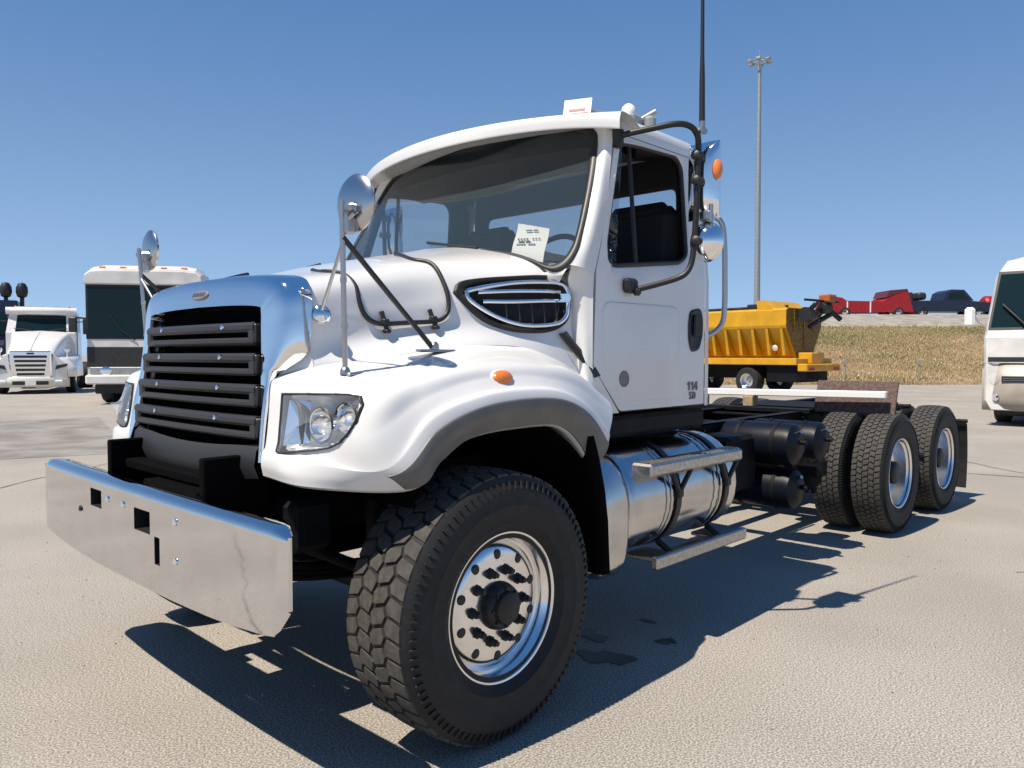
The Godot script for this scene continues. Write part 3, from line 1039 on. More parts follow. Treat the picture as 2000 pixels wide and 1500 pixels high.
func cab(truck: Node3D) -> void:
	var c := node("cab", truck)
	# windshield outline, closed, from the upper middle round the left side
	var half := V([0.24, 2.792, 0, 0.476, 2.786, 0, 0.716, 2.755, 0, 0.815, 2.728, 0, 0.868, 2.69, 0, 0.898, 2.63, 0, 0.938, 2.48, 0, 0.975, 2.29, 0, 1.002, 2.10, 0, 1.003, 2.03, 0, 0.985, 1.975, 0, 0.95, 1.945, 0, 0.90, 1.945, 0, 0.80, 1.985, 0, 0.653, 2.028, 0, 0.45, 2.06, 0, 0.22, 2.075, 0])
	var outl := PackedVector3Array([Vector3(0, 2.794, 0)])
	for v in half:
		outl.append(v)
	outl.append(Vector3(0, 2.078, 0))
	for k in half.size():
		var v: Vector3 = half[half.size() - 1 - k]
		outl.append(Vector3(-v.x, v.y, 0))
	var fine := PackedVector3Array()
	var cl := Array(outl)
	cl.append(outl[0])
	for v in curve(cl, 144):
		fine.append(v)
	fine.remove_at(144)
	var ctr := Vector3(0, 2.36, 0)
	var ring := func(inset_side: float, inset_top: float, f: float, lift: float) -> PackedVector3Array:
		var r := PackedVector3Array()
		for v in fine:
			var d: Vector3 = v - ctr
			var q := Vector3(v.x, v.y, 0)
			q.x -= signf(q.x) * minf(inset_side, absf(q.x)) * clampf(absf(q.x) / 0.7, 0, 1)
			q.y -= inset_top if q.y > 2.5 else (lerpf(0.0, inset_top, clampf((q.y - 2.3) / 0.2, 0, 1)) if q.y > 2.3 else -inset_side * clampf((2.25 - q.y) / 0.1, 0, 1))
			q = ctr + (q - ctr) * f
			r.append(Vector3(q.x, q.y, wz(q.x, q.y) + lift))
		return r
	var st := new_st()
	grid(st, [ring.call(0.0, 0.0, 1.0, 0.0), ring.call(0.0, 0.0, 0.8, 0.0), ring.call(0.0, 0.0, 0.55, 0.0), ring.call(0.0, 0.0, 0.28, 0.0), ring.call(0.0, 0.0, 0.01, 0.0)], true, true)
	obj("windshield", st, M.windshield, c)
	st = new_st()
	grid(st, [ring.call(-0.012, -0.010, 1.0, -0.004), ring.call(0.0, 0.0, 1.0, 0.012), ring.call(0.022, 0.022, 1.0, 0.010), ring.call(0.026, 0.026, 1.0, 0.003)], true, true)
	obj("windshield_gasket", st, M.rubber, c)
	st = new_st()
	var band := [PackedVector3Array(), PackedVector3Array(), PackedVector3Array()]
	for k in 41:
		var x := -0.885 + 1.77 * k / 40.0
		var yt := 2.782
		for i in fine.size() / 2 - 1:
			var p0 := fine[i]
			var p1 := fine[i + 1]
			if p0.x <= absf(x) and p1.x > absf(x) and p0.y > 2.5:
				yt = minf(yt, p0.y - 0.012)
		var yb := minf(2.615 - 0.01 * x * x, yt - 0.005)
		for q in 3:
			var y := lerpf(yt, yb, q / 2.0)
			band[q].append(Vector3(x, y, wz(x, y) - 0.006))
	grid(st, band)
	obj("sun_band", st, M.void, c)
	# A-pillars and cowl, white, running from the gasket to the doors
	st = new_st()
	for s in [1.0, -1.0]:
		var g := V([0.780, 2.745, 0, 0.845, 2.712, 0, 0.893, 2.652, 0, 0.943, 2.48, 0, 0.981, 2.29, 0, 1.008, 2.10, 0, 1.010, 2.02, 0, 0.990, 1.965, 0])
		var e := V([0.985, 2.735, -1.10, 0.990, 2.70, -1.083, 0.992, 2.655, -1.070, 1.006, 2.50, -1.032, 1.0235, 2.283, -0.979, 1.038, 2.10, -0.915, 1.043, 2.02, -0.882, 1.049, 1.93, -0.845])
		var rows := []
		for k in g.size():
			g[k].z = wz(g[k].x, g[k].y)
			var mid: Vector3 = (g[k] + e[k]) * 0.5 + Vector3(0.016, 0.004, 0.022)
			rows.append(curve([g[k], mid, e[k]], 8))
		var sm := []
		for j in 9:
			var P := []
			for r in rows:
				P.append(r[j])
			sm.append(curve(P, 28))
		grid(st, sm if s > 0 else mir(sm))
		var inn := V([0.985, 1.965, -0.745, 0.955, 1.90, -0.755, 0.945, 1.83, -0.785, 0.965, 1.65, -0.785, 1.0, 1.42, -0.795, 1.02, 1.23, -0.80])
		var ou := V([1.049, 1.935, -0.845, 1.05, 1.89, -0.838, 1.05, 1.82, -0.834, 1.05, 1.65, -0.832, 1.05, 1.42, -0.832, 1.05, 1.235, -0.832])
		rows = []
		for k in 6:
			var mid2: Vector3 = (inn[k] + ou[k]) * 0.5 + Vector3(0.012, 0, 0.012)
			rows.append(curve([inn[k], mid2, ou[k]], 6))
		grid(st, rows if s > 0 else mir(rows))
		grid(st, [PackedVector3Array(mx(V([0.80, 1.995, -0.755, 0.875, 1.95, -0.785, 0.94, 1.83, -0.812]), s)), PackedVector3Array(mx(V([0.94, 1.975, -0.80, 0.98, 1.94, -0.83, 0.985, 1.83, -0.85]), s)), PackedVector3Array(mx(V([1.044, 1.965, -0.868, 1.046, 1.93, -0.868, 1.046, 1.83, -0.862]), s))])
		# lower cab corner ahead of the slanted door edge
		var low := [sidepts([-0.832, 1.475, -0.832, 1.235], s), sidepts([-0.842, 1.468, -1.052, 1.236], s)]
		grid(st, low, false)
		# rear corner
		var rc := []
		for y in [1.235, 1.6, 1.95, 2.45, 2.60, 2.68]:
			var x := xs_(y)
			rc.append(PackedVector3Array([Vector3(x * s, y, -1.905), Vector3(x * s, y, -1.945), Vector3((x - 0.012) * s, y, -1.968), Vector3((x - 0.04) * s, y, -1.978)]))
		grid(st, rc)
		# sill under the door
		quad(st, Vector3(1.05 * s, 1.245, -0.84), Vector3(1.05 * s, 1.245, -1.97), Vector3(0.95 * s, 1.225, -1.97), Vector3(0.95 * s, 1.225, -0.84))
	# cowl under the windshield
	var cw := [PackedVector3Array(), PackedVector3Array(), PackedVector3Array()]
	for k in 41:
		var x := -0.99 + 1.98 * k / 40.0
		var a := absf(x)
		var y := 2.062
		if a > 0.3:
			y = cr(V([0, 2.055, 0, 0, 2.012, 0, 0, 1.968, 0, 0, 1.930, 0, 0, 1.945, 0]), clampf((a - 0.3) / 0.69, 0, 1)).y
		cw[0].append(Vector3(x, y, wz(x, y) - 0.004))
		cw[1].append(Vector3(x * 0.985, y - 0.03, wz(x, y) + 0.008))
		cw[2].append(Vector3(x * 0.80, y - 0.16, wz(x, y) - 0.10))
	grid(st, cw)
	obj("cowl_and_pillars", st, M.paint, c)
	# roof
	st = new_st()
	var sec := V([0.992, 2.672, 0, 0.990, 2.72, 0, 0.965, 2.765, 0, 0.88, 2.795, 0, 0.60, 2.825, 0, 0.3, 2.838, 0, 0, 2.842, 0])
	var rows := []
	for q in [[-1.02, -0.03], [-1.20, 0.0], [-1.5, 0.005], [-1.85, 0.0], [-1.95, -0.02], [-1.985, -0.09]]:
		var P := []
		for v in sec:
			P.append(Vector3(v.x, v.y + q[1] * clampf((v.y - 2.67) / 0.1, 0, 1), q[0] - (0.02 if v.y < 2.73 and q[0] > -1.1 else 0.0)))
		rows.append(curve(P, 24))
	grid(st, rows)
	grid(st, mir(rows))
	obj("roof", st, M.paint, c)
	# sun visor over the windshield
	st = new_st()
	rows = []
	for k in 49:
		var x := -1.075 + 2.15 * k / 48.0
		var u := absf(x) / 1.045
		var z := -0.725 - 0.270 * u * u
		var yb := 2.690 - 0.030 * pow(u, 5.0)
		var P := [Vector3(x * 0.955, 2.800 - 0.08 * u * u, -1.16 - 0.10 * u * u), Vector3(x * 0.975, 2.795 - 0.045 * u * u, z - 0.15), Vector3(x * 0.995, 2.770 - 0.020 * u * u, z - 0.03), Vector3(x, yb + 0.060, z - 0.003), Vector3(x, yb + 0.012, z), Vector3(x * 0.998, yb, z - 0.012), Vector3(x * 0.985, yb + 0.025, z - 0.10), Vector3(x * 0.96, yb + 0.045, lerpf(z - 0.22, -1.10, u * 0.5))]
		rows.append(curve(P, 21))
	grid(st, rows)
	obj("sun_visor", st, M.paint, c)
	# rear wall with its window, and the dark trim inside
	var win := round_poly(PackedVector3Array([Vector3(-0.84, 2.08, 0), Vector3(0.84, 2.08, 0), Vector3(0.83, 2.56, 0), Vector3(-0.83, 2.56, 0)]), 0.07)
	var wall := round_poly(PackedVector3Array([Vector3(-1.01, 1.235, 0), Vector3(1.01, 1.235, 0), Vector3(0.955, 2.74, 0), Vector3(-0.955, 2.74, 0)]), 0.05)
	for q in [["rear_wall", -1.979, M.paint], ["rear_trim", -1.945, M.interior]]:
		st = new_st()
		var a := PackedVector3Array()
		var b := PackedVector3Array()
		for k in win.size():
			a.append(Vector3(win[k].x, win[k].y, q[1]))
			b.append(Vector3(wall[k].x * (1.0 if q[1] < -1.96 else 0.97), wall[k].y, q[1]))
		grid(st, [a, b], false, true)
		obj(q[0], st, q[2], c)
	st = new_st()
	var wr := PackedVector3Array()
	for v in win:
		wr.append(Vector3(v.x, v.y, -1.962))
	wr.append(wr[0])
	tube(st, wr, 0.018, 8)
	obj("rear_window_gasket", st, M.rubber, c)
	st = new_st()
	var idx := Geometry2D.triangulate_polygon(flat(win))
	for i in range(0, idx.size(), 3):
		tri(st, Vector3(win[idx[i]].x, win[idx[i]].y, -1.964), Vector3(win[idx[i + 1]].x, win[idx[i + 1]].y, -1.964), Vector3(win[idx[i + 2]].x, win[idx[i + 2]].y, -1.964))
	obj("rear_window", st, M.side_glass, c)
	for s in [1.0, -1.0]:
		door(c, s)
	interior(c)
	roof_kit(c)

func flat(p: PackedVector3Array) -> PackedVector2Array:
	var o := PackedVector2Array()
	for v in p:
		o.append(Vector2(v.x, v.y))
	return o

func door(c: Node3D, s: float) -> void:
	var d := node("door", c)
	# window corners and door corners in the same order, front-top first
	var wi := [-1.135, 2.625, -0.962, 2.085, -0.972, 1.995, -1.03, 1.982, -1.35, 2.018, -1.66, 2.052, -1.735, 2.10, -1.735, 2.60, -1.68, 2.655, -1.30, 2.640]
	var wp := round_poly(sidepts(wi, s), 0.045, 4)
	var dw := [-1.095, 2.668, -0.915, 2.085, -0.860, 1.95, -0.838, 1.475, -1.060, 1.245, -1.895, 1.245, -1.902, 1.95, -1.902, 2.60, -1.86, 2.668, -1.30, 2.668]
	var dp := round_poly(sidepts(dw, s), 0.02, 4)
	var st := new_st()
	var rows := []
	for f in [0.0, 0.04, 0.12]:
		var r := PackedVector3Array()
		for k in wp.size():
			var v := wp[k].lerp(dp[k], f)
			v.x -= s * (0.022 if f == 0.0 else (0.004 if f < 0.1 else 0.0))
			r.append(v)
		rows.append(r)
	grid(st, rows, true, true)
	# outer skin split at the waist so that the lower panel stays plane
	var skin := [rows[2]]
	for f in [0.4, 0.7, 1.0]:
		var r := PackedVector3Array()
		for k in wp.size():
			var v := wp[k].lerp(dp[k], f)
			v.x = xs_(v.y) * s
			r.append(v)
		skin.append(r)
	var edge := PackedVector3Array()
	for v in skin[3]:
		edge.append(v - Vector3(0.03 * s, 0, 0))
	grid(st, skin, false, true)
	grid(st, [skin[3], edge], false, true)
	obj("door_skin", st, M.paint, d)
	# raised field on the lower door, as on the real panel
	st = new_st()
	var fp := round_poly(sidepts([-0.905, 1.80, -0.905, 1.50, -1.09, 1.29, -1.62, 1.29, -1.62, 1.80], s, 0.0), 0.07, 5)
	var fr := []
	var cc := Vector3(1.05 * s, 1.56, -1.28)
	for q in [[1.0, -0.001], [0.985, 0.004], [0.96, 0.005], [0.01, 0.005]]:
		var r := PackedVector3Array()
		for v in fp:
			r.append(cc + (v - cc) * q[0] + Vector3(q[1] * s, 0, 0))
		fr.append(r)
	grid(st, fr, true, true)
	obj("door_panel", st, M.paint, d)
	# trim inside, dark
	st = new_st()
	var t := []
	for f in [0.0, 0.5, 0.98]:
		var r := PackedVector3Array()
		for k in wp.size():
			var v := wp[k].lerp(dp[k], f)
			v.x = (xs_(v.y) - 0.05) * s
			r.append(v)
		t.append(r)
	grid(st, t, false, true)
	obj("door_trim", st, M.interior, d)
	st = new_st()
	var loop := wp.duplicate()
	for k in loop.size():
		loop[k].x -= 0.016 * s
	loop.append(loop[0])
	tube(st, loop, 0.013, 8)
	obj("window_seal", st, M.rubber, d)
	# vent-window post
	st = new_st()
	rod(st, Vector3((xs_(2.64) - 0.024) * s, 2.635, -1.235), Vector3((xs_(2.0) - 0.024) * s, 2.005, -1.235), 0.012, 8)
	obj("window_post", st, M.rubber, d)
	# glass: the quarter light and, on the far door, the whole window
	st = new_st()
	var pane := []
	for v in wp:
		if s < 0 or v.z > -1.24:
			pane.append(v - Vector3(0.024 * s, 0, 0))
	var mid := Vector3.ZERO
	for v in pane:
		mid += v / pane.size()
	for k in pane.size():
		tri(st, mid, pane[k], pane[(k + 1) % pane.size()])
	obj("window_glass", st, M.side_glass, d)
	# paddle handle in its tall black recess
	st = new_st()
	var hp := round_poly(sidepts([-1.735, 1.785, -1.845, 1.805, -1.872, 1.74, -1.868, 1.64, -1.828, 1.555, -1.745, 1.545, -1.715, 1.62, -1.715, 1.72], s), 0.03, 4)
	var hc := Vector3(1.05 * s, 1.67, -1.79)
	var hr := []
	for q in [[1.0, -0.001], [0.97, 0.008], [0.88, 0.010], [0.78, 0.003], [0.01, 0.002]]:
		var r := PackedVector3Array()
		for v in hp:
			r.append(hc + (v - hc) * q[0] + Vector3(q[1] * s, 0, 0))
		hr.append(r)
	grid(st, hr, true, true)
	var h := obj("door_handle", st, M.plastic, d)
	st = new_st()
	box(st, Vector3(1.062 * s, 1.70, -1.795), Vector3(0.018, 0.12, 0.07), 0.008)
	obj("handle_paddle", st, M.black, h)
	# keyhole plate / round emblem and model badge
	st = new_st()
	lathe(st, [Vector2(0, 0.042), Vector2(0.004, 0.041), Vector2(0.005, 0.036), Vector2(0.003, 0.034), Vector2(0.003, 0.0)], axis(Vector3(1.055 * s, 1.408, -1.088), Vector3(s, 0, 0)), 28)
	obj("round_emblem", st, M.grey_badge, d)
	var face := Basis(Vector3(0, 0, -s), Vector3.UP, Vector3(s, 0, 0))
	text("model_badge", "114", 0.050, 0.006, M.grey_badge, d, Transform3D(face, Vector3(1.053 * s, 1.352, -1.765)))
	text("model_badge", "SD", 0.042, 0.006, M.grey_badge, d, Transform3D(face, Vector3(1.053 * s, 1.298, -1.765)))
	door_mirror(d, s)

func door_mirror(d: Node3D, s: float) -> void:
	var st := new_st()
	var path := V([1.00, 2.635, -1.085, 1.05, 2.650, -1.10, 1.16, 2.670, -1.165, 1.26, 2.688, -1.235, 1.30, 2.682, -1.30, 1.312, 2.650, -1.345, 1.312, 2.60, -1.362, 1.308, 2.45, -1.365, 1.300, 2.25, -1.365, 1.292, 2.10, -1.362, 1.285, 2.01, -1.352, 1.270, 1.955, -1.330, 1.235, 1.925, -1.30, 1.16, 1.895, -1.235, 1.08, 1.868, -1.165, 1.045, 1.860, -1.14])
	tube(st, curve(mx(path, s), 80), 0.0155, 10)
	box(st, Vector3(1.012 * s, 2.635, -1.085), Vector3(0.05, 0.10, 0.055), 0.012)
	box(st, Vector3(1.065 * s, 1.885, -1.125), Vector3(0.045, 0.075, 0.10), 0.015)
	box(st, Vector3(1.085 * s, 1.855, -1.155), Vector3(0.035, 0.04, 0.05), 0.012)
	var m := obj("door_mirror", st, M.rubber, d)
	# tall flat mirror in a bright shell
	st = new_st()
	box(st, Vector3(1.298 * s, 2.43, -1.455), Vector3(0.180, 0.40, 0.03), 0.012)
	var rows := []
	for i in 9:
		var v := -1.0 + i / 4.0
		var r := PackedVector3Array()
		for j in 9:
			var u := -1.0 + j / 4.0
			r.append(Vector3((1.298 + 0.088 * u) * s, 2.43 + 0.198 * v, -1.442 + 0.055 * pow(maxf(0.0, 1.0 - pow(absf(u), 3.0)) * maxf(0.0, 1.0 - pow(absf(v), 4.0)), 0.5)))
		rows.append(r)
	grid(st, rows)
	obj("mirror_shell", st, M.chrome, m)
	st = new_st()
	lathe(st, [Vector2(0, 0.03), Vector2(0.010, 0.028), Vector2(0.020, 0.015), Vector2(0.022, 0)], axis(Vector3(1.385 * s, 2.475, -1.425), Vector3(0.85 * s, 0, 0.5)).scaled_local(Vector3(1, 1.7, 0.9)), 18)
	obj("mirror_lamp", st, M.amber, m)
	# convex mirror below, domed bright back
	st = new_st()
	lathe(st, [Vector2(-0.012, 0.075), Vector2(0.0, 0.100), Vector2(0.012, 0.100), Vector2(0.035, 0.090), Vector2(0.06, 0.066), Vector2(0.075, 0.034), Vector2(0.08, 0.0)], axis(Vector3(1.318 * s, 2.115, -1.450), Vector3(0.1 * s, 0.05, 1)).scaled_local(Vector3(1, 1.05, 0.9)), 32)
	obj("convex_mirror", st, M.chrome, m)
	for y in [2.545, 2.42, 2.115]:
		st = new_st()
		box(st, Vector3(1.310 * s, y, -1.385), Vector3(0.045, 0.045, 0.06), 0.015)
		lathe(st, [Vector2(0, 0.026), Vector2(0.02, 0.024), Vector2(0.028, 0.012), Vector2(0.03, 0)], axis(Vector3(1.308 * s, y, -1.355), Vector3(0, 0, 1)), 14)
		obj("mirror_clamp", st, M.plastic, m)
	st = new_st()
	box(st, Vector3(1.33 * s, 2.245, -1.42), Vector3(0.07, 0.06, 0.05), 0.012)
	rod(st, Vector3(1.36 * s, 2.21, -1.41), Vector3(1.36 * s, 2.30, -1.41), 0.012, 8)
	obj("mirror_bracket", st, M.steel, m)
	if s > 0:
		# tall whip antenna on the mirror arm
		st = new_st()
		var pts := PackedVector3Array()
		var rad := []
		for k in 13:
			var f := k / 12.0
			pts.append(Vector3(1.318, 2.70 + 1.45 * f, -1.385 + 0.01 * f))
			rad.append(lerpf(0.012, 0.006, f) if k > 2 else 0.016 - 0.001 * k)
		tube(st, pts, rad, 8)
		var an := obj("antenna", st, M.rubber, m)
		st = new_st()
		rod(st, Vector3(1.318, 2.665, -1.385), Vector3(1.318, 2.72, -1.385), 0.017, 10)
		box(st, Vector3(1.318, 2.67, -1.375), Vector3(0.05, 0.03, 0.06), 0.008)
		obj("antenna_mount", st, M.steel, an)

func interior(c: Node3D) -> void:
	var st := new_st()
	# dashboard with a raised hood over the gauges
	var rows := []
	for k in 25:
		var x := -0.98 + 1.96 * k / 24.0
		var hump := 0.09 * exp(-pow((x - 0.42) / 0.26, 2.0))
		rows.append(PackedVector3Array([Vector3(x, 1.93, -0.72), Vector3(x, 2.00 + hump * 0.3, -0.84), Vector3(x, 2.035 + hump, -1.00), Vector3(x, 2.02 + hump, -1.08), Vector3(x, 1.90, -1.12), Vector3(x, 1.40, -1.0)]))
	grid(st, rows)
	obj("dashboard", st, M.interior, c)
	st = new_st()
	var ring := PackedVector3Array()
	var b := Basis(Vector3.RIGHT, -0.55)
	for k in 33:
		var a := TAU * k / 32.0
		ring.append(Vector3(0.44, 2.03, -1.20) + b * Vector3(0.225 * cos(a), 0.225 * sin(a), 0))
	tube(st, ring, 0.016, 8)
	for a in [0.0, PI, -PI / 2]:
		rod(st, Vector3(0.44, 2.03, -1.20) + b * Vector3(0, 0, 0.04), Vector3(0.44, 2.03, -1.20) + b * Vector3(0.22 * cos(a), 0.22 * sin(a), 0), 0.014, 8)
	rod(st, Vector3(0.44, 2.03, -1.18), Vector3(0.44, 1.80, -0.95), 0.03, 10)
	obj("steering_wheel", st, M.plastic, c)
	for x in [0.60, -0.60]:
		st = new_st()
		box(st, Vector3(x, 1.72, -1.52), Vector3(0.52, 0.16, 0.50), 0.06)
		box(st, Vector3(x * 1.08, 2.06, -1.77), Vector3(0.60, 0.70, 0.16), 0.07, Basis(Vector3.RIGHT, -0.10))
		box(st, Vector3(x * 1.08, 2.37, -1.81), Vector3(0.44, 0.14, 0.13), 0.05)
		box(st, Vector3(x, 1.46, -1.52), Vector3(0.40, 0.40, 0.40), 0.03)
		obj("seat", st, M.seat, c)
	st = new_st()
	span(st, Vector3(-1.0, 1.25, -1.94), Vector3(1.0, 1.29, -0.90))
	span(st, Vector3(-0.98, 1.25, -0.92), Vector3(0.98, 1.92, -0.90))
	obj("floor_pan", st, M.interior, c)
	st = new_st()
	var hl := []
	for q in [-1.10, -1.5, -1.94]:
		hl.append(PackedVector3Array([Vector3(-0.955, 2.66, q), Vector3(-0.93, 2.70, q), Vector3(-0.5, 2.755, q), Vector3(0, 2.77, q), Vector3(0.5, 2.755, q), Vector3(0.93, 2.70, q), Vector3(0.955, 2.66, q)]))
	grid(st, hl)
	# header shelf over the windshield
	grid(st, [PackedVector3Array([Vector3(-0.9, 2.65, -1.08), Vector3(0, 2.66, -1.02), Vector3(0.9, 2.65, -1.08)]), PackedVector3Array([Vector3(-0.9, 2.60, -1.40), Vector3(0, 2.60, -1.40), Vector3(0.9, 2.60, -1.40)]), PackedVector3Array([Vector3(-0.9, 2.72, -1.42), Vector3(0, 2.76, -1.42), Vector3(0.9, 2.72, -1.42)])], false)
	obj("headliner", st, M.interior, c)
	# wiper arms resting at the foot of the glass
	for x in [0.42, -0.30]:
		st = new_st()
		var w := PackedVector3Array()
		for k in 7:
			var xx: float = x - 0.07 * k
			w.append(Vector3(xx, 2.09 + 0.012 * k * (1.0 if x > 0 else 0.6), wz(xx, 2.10 + 0.012 * k) + 0.024))
		tube(st, w, 0.009, 6)
		obj("wiper", st, M.rubber, c)

func roof_kit(c: Node3D) -> void:
	# roof fittings seen above the left door: a grey bracket with a horn and a white beacon dome
	var st := new_st()
	box(st, Vector3(0.73, 2.868, -1.56), Vector3(0.16, 0.085, 0.12), 0.02)
	rod(st, Vector3(0.66, 2.90, -1.50), Vector3(0.60, 2.905, -1.36), 0.028, 14)
	lathe(st, [Vector2(0, 0.028), Vector2(0.04, 0.034), Vector2(0.07, 0.05), Vector2(0.072, 0.04), Vector2(0.03, 0.015)], axis(Vector3(0.615, 2.905, -1.40), Vector3(-0.35, 0.03, 0.9)), 18)
	rod(st, Vector3(0.80, 2.88, -1.60), Vector3(0.86, 2.93, -1.66), 0.016, 10)
	box(st, Vector3(0.85, 2.85, -1.62), Vector3(0.06, 0.09, 0.06), 0.015)
	var k := obj("roof_bracket", st, M.galv, c)
	st = new_st()
	lathe(st, [Vector2(0.0, 0.042), Vector2(0.02, 0.044), Vector2(0.05, 0.036), Vector2(0.066, 0.018), Vector2(0.07, 0.0)], axis(Vector3(0.745, 2.905, -1.555), Vector3.UP), 20)
	obj("beacon_dome", st, M.white_plastic, k)
	st = new_st()
	box(st, Vector3(0.70, 2.83, -1.50), Vector3(0.10, 0.035, 0.07), 0.01)
	box(st, Vector3(0.80, 2.84, -1.62), Vector3(0.05, 0.05, 0.05), 0.01)
	obj("rubber_foot", st, M.rubber, k)

# ------------------------------------------------------------------ chassis
func chassis(truck: Node3D) -> void:
	for s in [1.0, -1.0]:
		var st := new_st()
		span(st, Vector3(0.425 * s - 0.005, 0.745, -7.15), Vector3(0.425 * s + 0.005, 1.015, 0.62))
		for y in [0.745, 1.005]:
			span(st, Vector3(minf(0.34 * s, 0.43 * s), y, -7.15), Vector3(maxf(0.34 * s, 0.43 * s), y + 0.012, 0.62))
		for k in 24:
			var z := -1.9 - 0.22 * k
			rod(st, Vector3(0.428 * s, 0.96 if k % 2 else 0.81, z), Vector3(0.442 * s, 0.96 if k % 2 else 0.81, z), 0.013, 6)
		obj("frame_rail", st, M.frame, truck)
	for z in [-2.3, -3.6, -4.55, -5.6, -6.6, -7.13]:
		var st := new_st()
		span(st, Vector3(-0.42, 0.77, z - 0.04), Vector3(0.42, 0.99, z - 0.025))
		span(st, Vector3(-0.42, 0.975, z - 0.04), Vector3(0.42, 0.99, z + 0.06))
		obj("crossmember", st, M.frame, truck)
	var st := new_st()
	# front axle, springs, engine and gearbox underneath
	rod(st, Vector3(-0.95, 0.46, 0), Vector3(0.95, 0.46, 0), 0.055, 10)
	for s in [1.0, -1.0]:
		box(st, Vector3(0.92 * s, 0.53, 0), Vector3(0.16, 0.26, 0.14), 0.03)
		var lf := PackedVector3Array()
		for k in 13:
			var f := -1.0 + k / 6.0
			lf.append(Vector3(0.46 * s, 0.54 + 0.13 * f * f, 0.82 * f - 0.05))
		for d in 3:
			tube(st, shift(lf, Vector3(0, 0.022 * d, 0)), 0.02, 6)
		rod(st, Vector3(0.56 * s, 0.50, 0.10), Vector3(0.56 * s, 0.90, 0.12), 0.04, 10)
	rod(st, Vector3(-0.80, 0.43, -0.2), Vector3(0.80, 0.43, -0.2), 0.022, 8)
	rod(st, Vector3(0.62, 0.78, 0.55), Vector3(0.66, 0.52, 0.05), 0.025, 8)
	box(st, Vector3(0.60, 0.85, 0.50), Vector3(0.16, 0.22, 0.20), 0.03)
	obj("front_axle", st, M.frame, truck)
	st = new_st()
	box(st, Vector3(0, 1.02, -0.15), Vector3(0.66, 0.85, 1.05), 0.06)
	box(st, Vector3(0, 0.72, -1.15), Vector3(0.5, 0.46, 0.9), 0.1)
	box(st, Vector3(0, 1.30, 0.50), Vector3(1.12, 0.80, 0.10), 0.02)
	box(st, Vector3(0, 1.10, -0.78), Vector3(1.7, 0.6, 0.05))
	obj("engine", st, M.void, truck)
	st = new_st()
	rod(st, Vector3(0, 0.74, -1.6), Vector3(0, 0.62, -4.8), 0.055, 12)
	for z in [-4.95, -6.29]:
		rod(st, Vector3(-1.0, 0.512, z), Vector3(1.0, 0.512, z), 0.075, 12)
		lathe(st, [Vector2(-0.2, 0.08), Vector2(-0.14, 0.16), Vector2(0, 0.22), Vector2(0.14, 0.16), Vector2(0.2, 0.08)], axis(Vector3(0, 0.53, z), Vector3.RIGHT), 18)
	rod(st, Vector3(0, 0.62, -5.1), Vector3(0, 0.62, -6.1), 0.05, 10)
	for s in [1.0, -1.0]:
		rod(st, Vector3(0.50 * s, 0.40, -4.95), Vector3(0.50 * s, 0.40, -6.29), 0.06, 8)
		box(st, Vector3(0.50 * s, 0.62, -5.62), Vector3(0.12, 0.42, 0.30), 0.03)
		for z in [-4.62, -5.30, -5.95, -6.62]:
			rod(st, Vector3(0.36 * s, 0.50, z), Vector3(0.36 * s, 0.80, z), 0.09, 12)
	obj("rear_axle_set", st, M.frame, truck)
	# low platform of the tractor coupling
	st = new_st()
	span(st, Vector3(-0.46, 1.018, -5.95), Vector3(0.46, 1.04, -5.15), 0.006)
	box(st, Vector3(0.95, 1.10, -5.25), Vector3(0.05, 0.10, 0.05), 0.01)
	box(st, Vector3(1.02, 1.05, -5.42), Vector3(0.10, 0.05, 0.10), 0.01)
	rod(st, Vector3(0.44, 1.0, -5.0), Vector3(1.15, 1.10, -5.05), 0.02, 8)
	rod(st, Vector3(0.44, 1.0, -5.6), Vector3(1.12, 1.06, -5.5), 0.02, 8)
	obj("coupling_platform", st, M.frame, truck)
	# polished fuel tank with straps and steps
	st = new_st()
	var sect := PackedVector2Array()
	for k in 32:
		var a := TAU * k / 32.0
		sect.append(Vector2(0.90 + 0.285 * cos(a), 0.775 + 0.290 * sin(a)))
	var tank := func(st2: SurfaceTool, z0: float, z1: float, f: float, sec: PackedVector2Array) -> void:
		var rows := []
		for q in [[z0, 0.90], [z0 - 0.006, 0.955], [z0 - 0.02, 0.985], [z0 - 0.04, 1.0], [z1 + 0.04, 1.0], [z1 + 0.02, 0.985], [z1 + 0.006, 0.955], [z1, 0.90]]:
			var r := PackedVector3Array()
			for v in sec:
				var p: Vector2 = Vector2(0.90, 0.775) + (v - Vector2(0.90, 0.775)) * q[1] * f
				r.append(Vector3(p.x, p.y, q[0]))
			rows.append(r)
		grid(st2, rows, true, true)
		for e in [0, 7]:
			for k in sec.size():
				tri(st2, Vector3(0.90, 0.775, [z0, z1][1 if e else 0]), rows[e][k], rows[e][(k + 1) % sec.size()])
	tank.call(st, -0.985, -2.08, 1.0, sect)
	var ft := obj("fuel_tank", st, M.tank, truck)
	for z in [-1.30, -1.34, -1.80, -1.86]:
		st = new_st()
		lathe(st, [Vector2(-0.006, 0.2905), Vector2(-0.004, 0.293), Vector2(0.004, 0.293), Vector2(0.006, 0.2905)], axis(Vector3(0.90, 0.775, z), Vector3(0, 0, 1)).scaled_local(Vector3(1, 1.0, 1.0)), 40)
		obj("weld_seam", st, M.tank, ft)
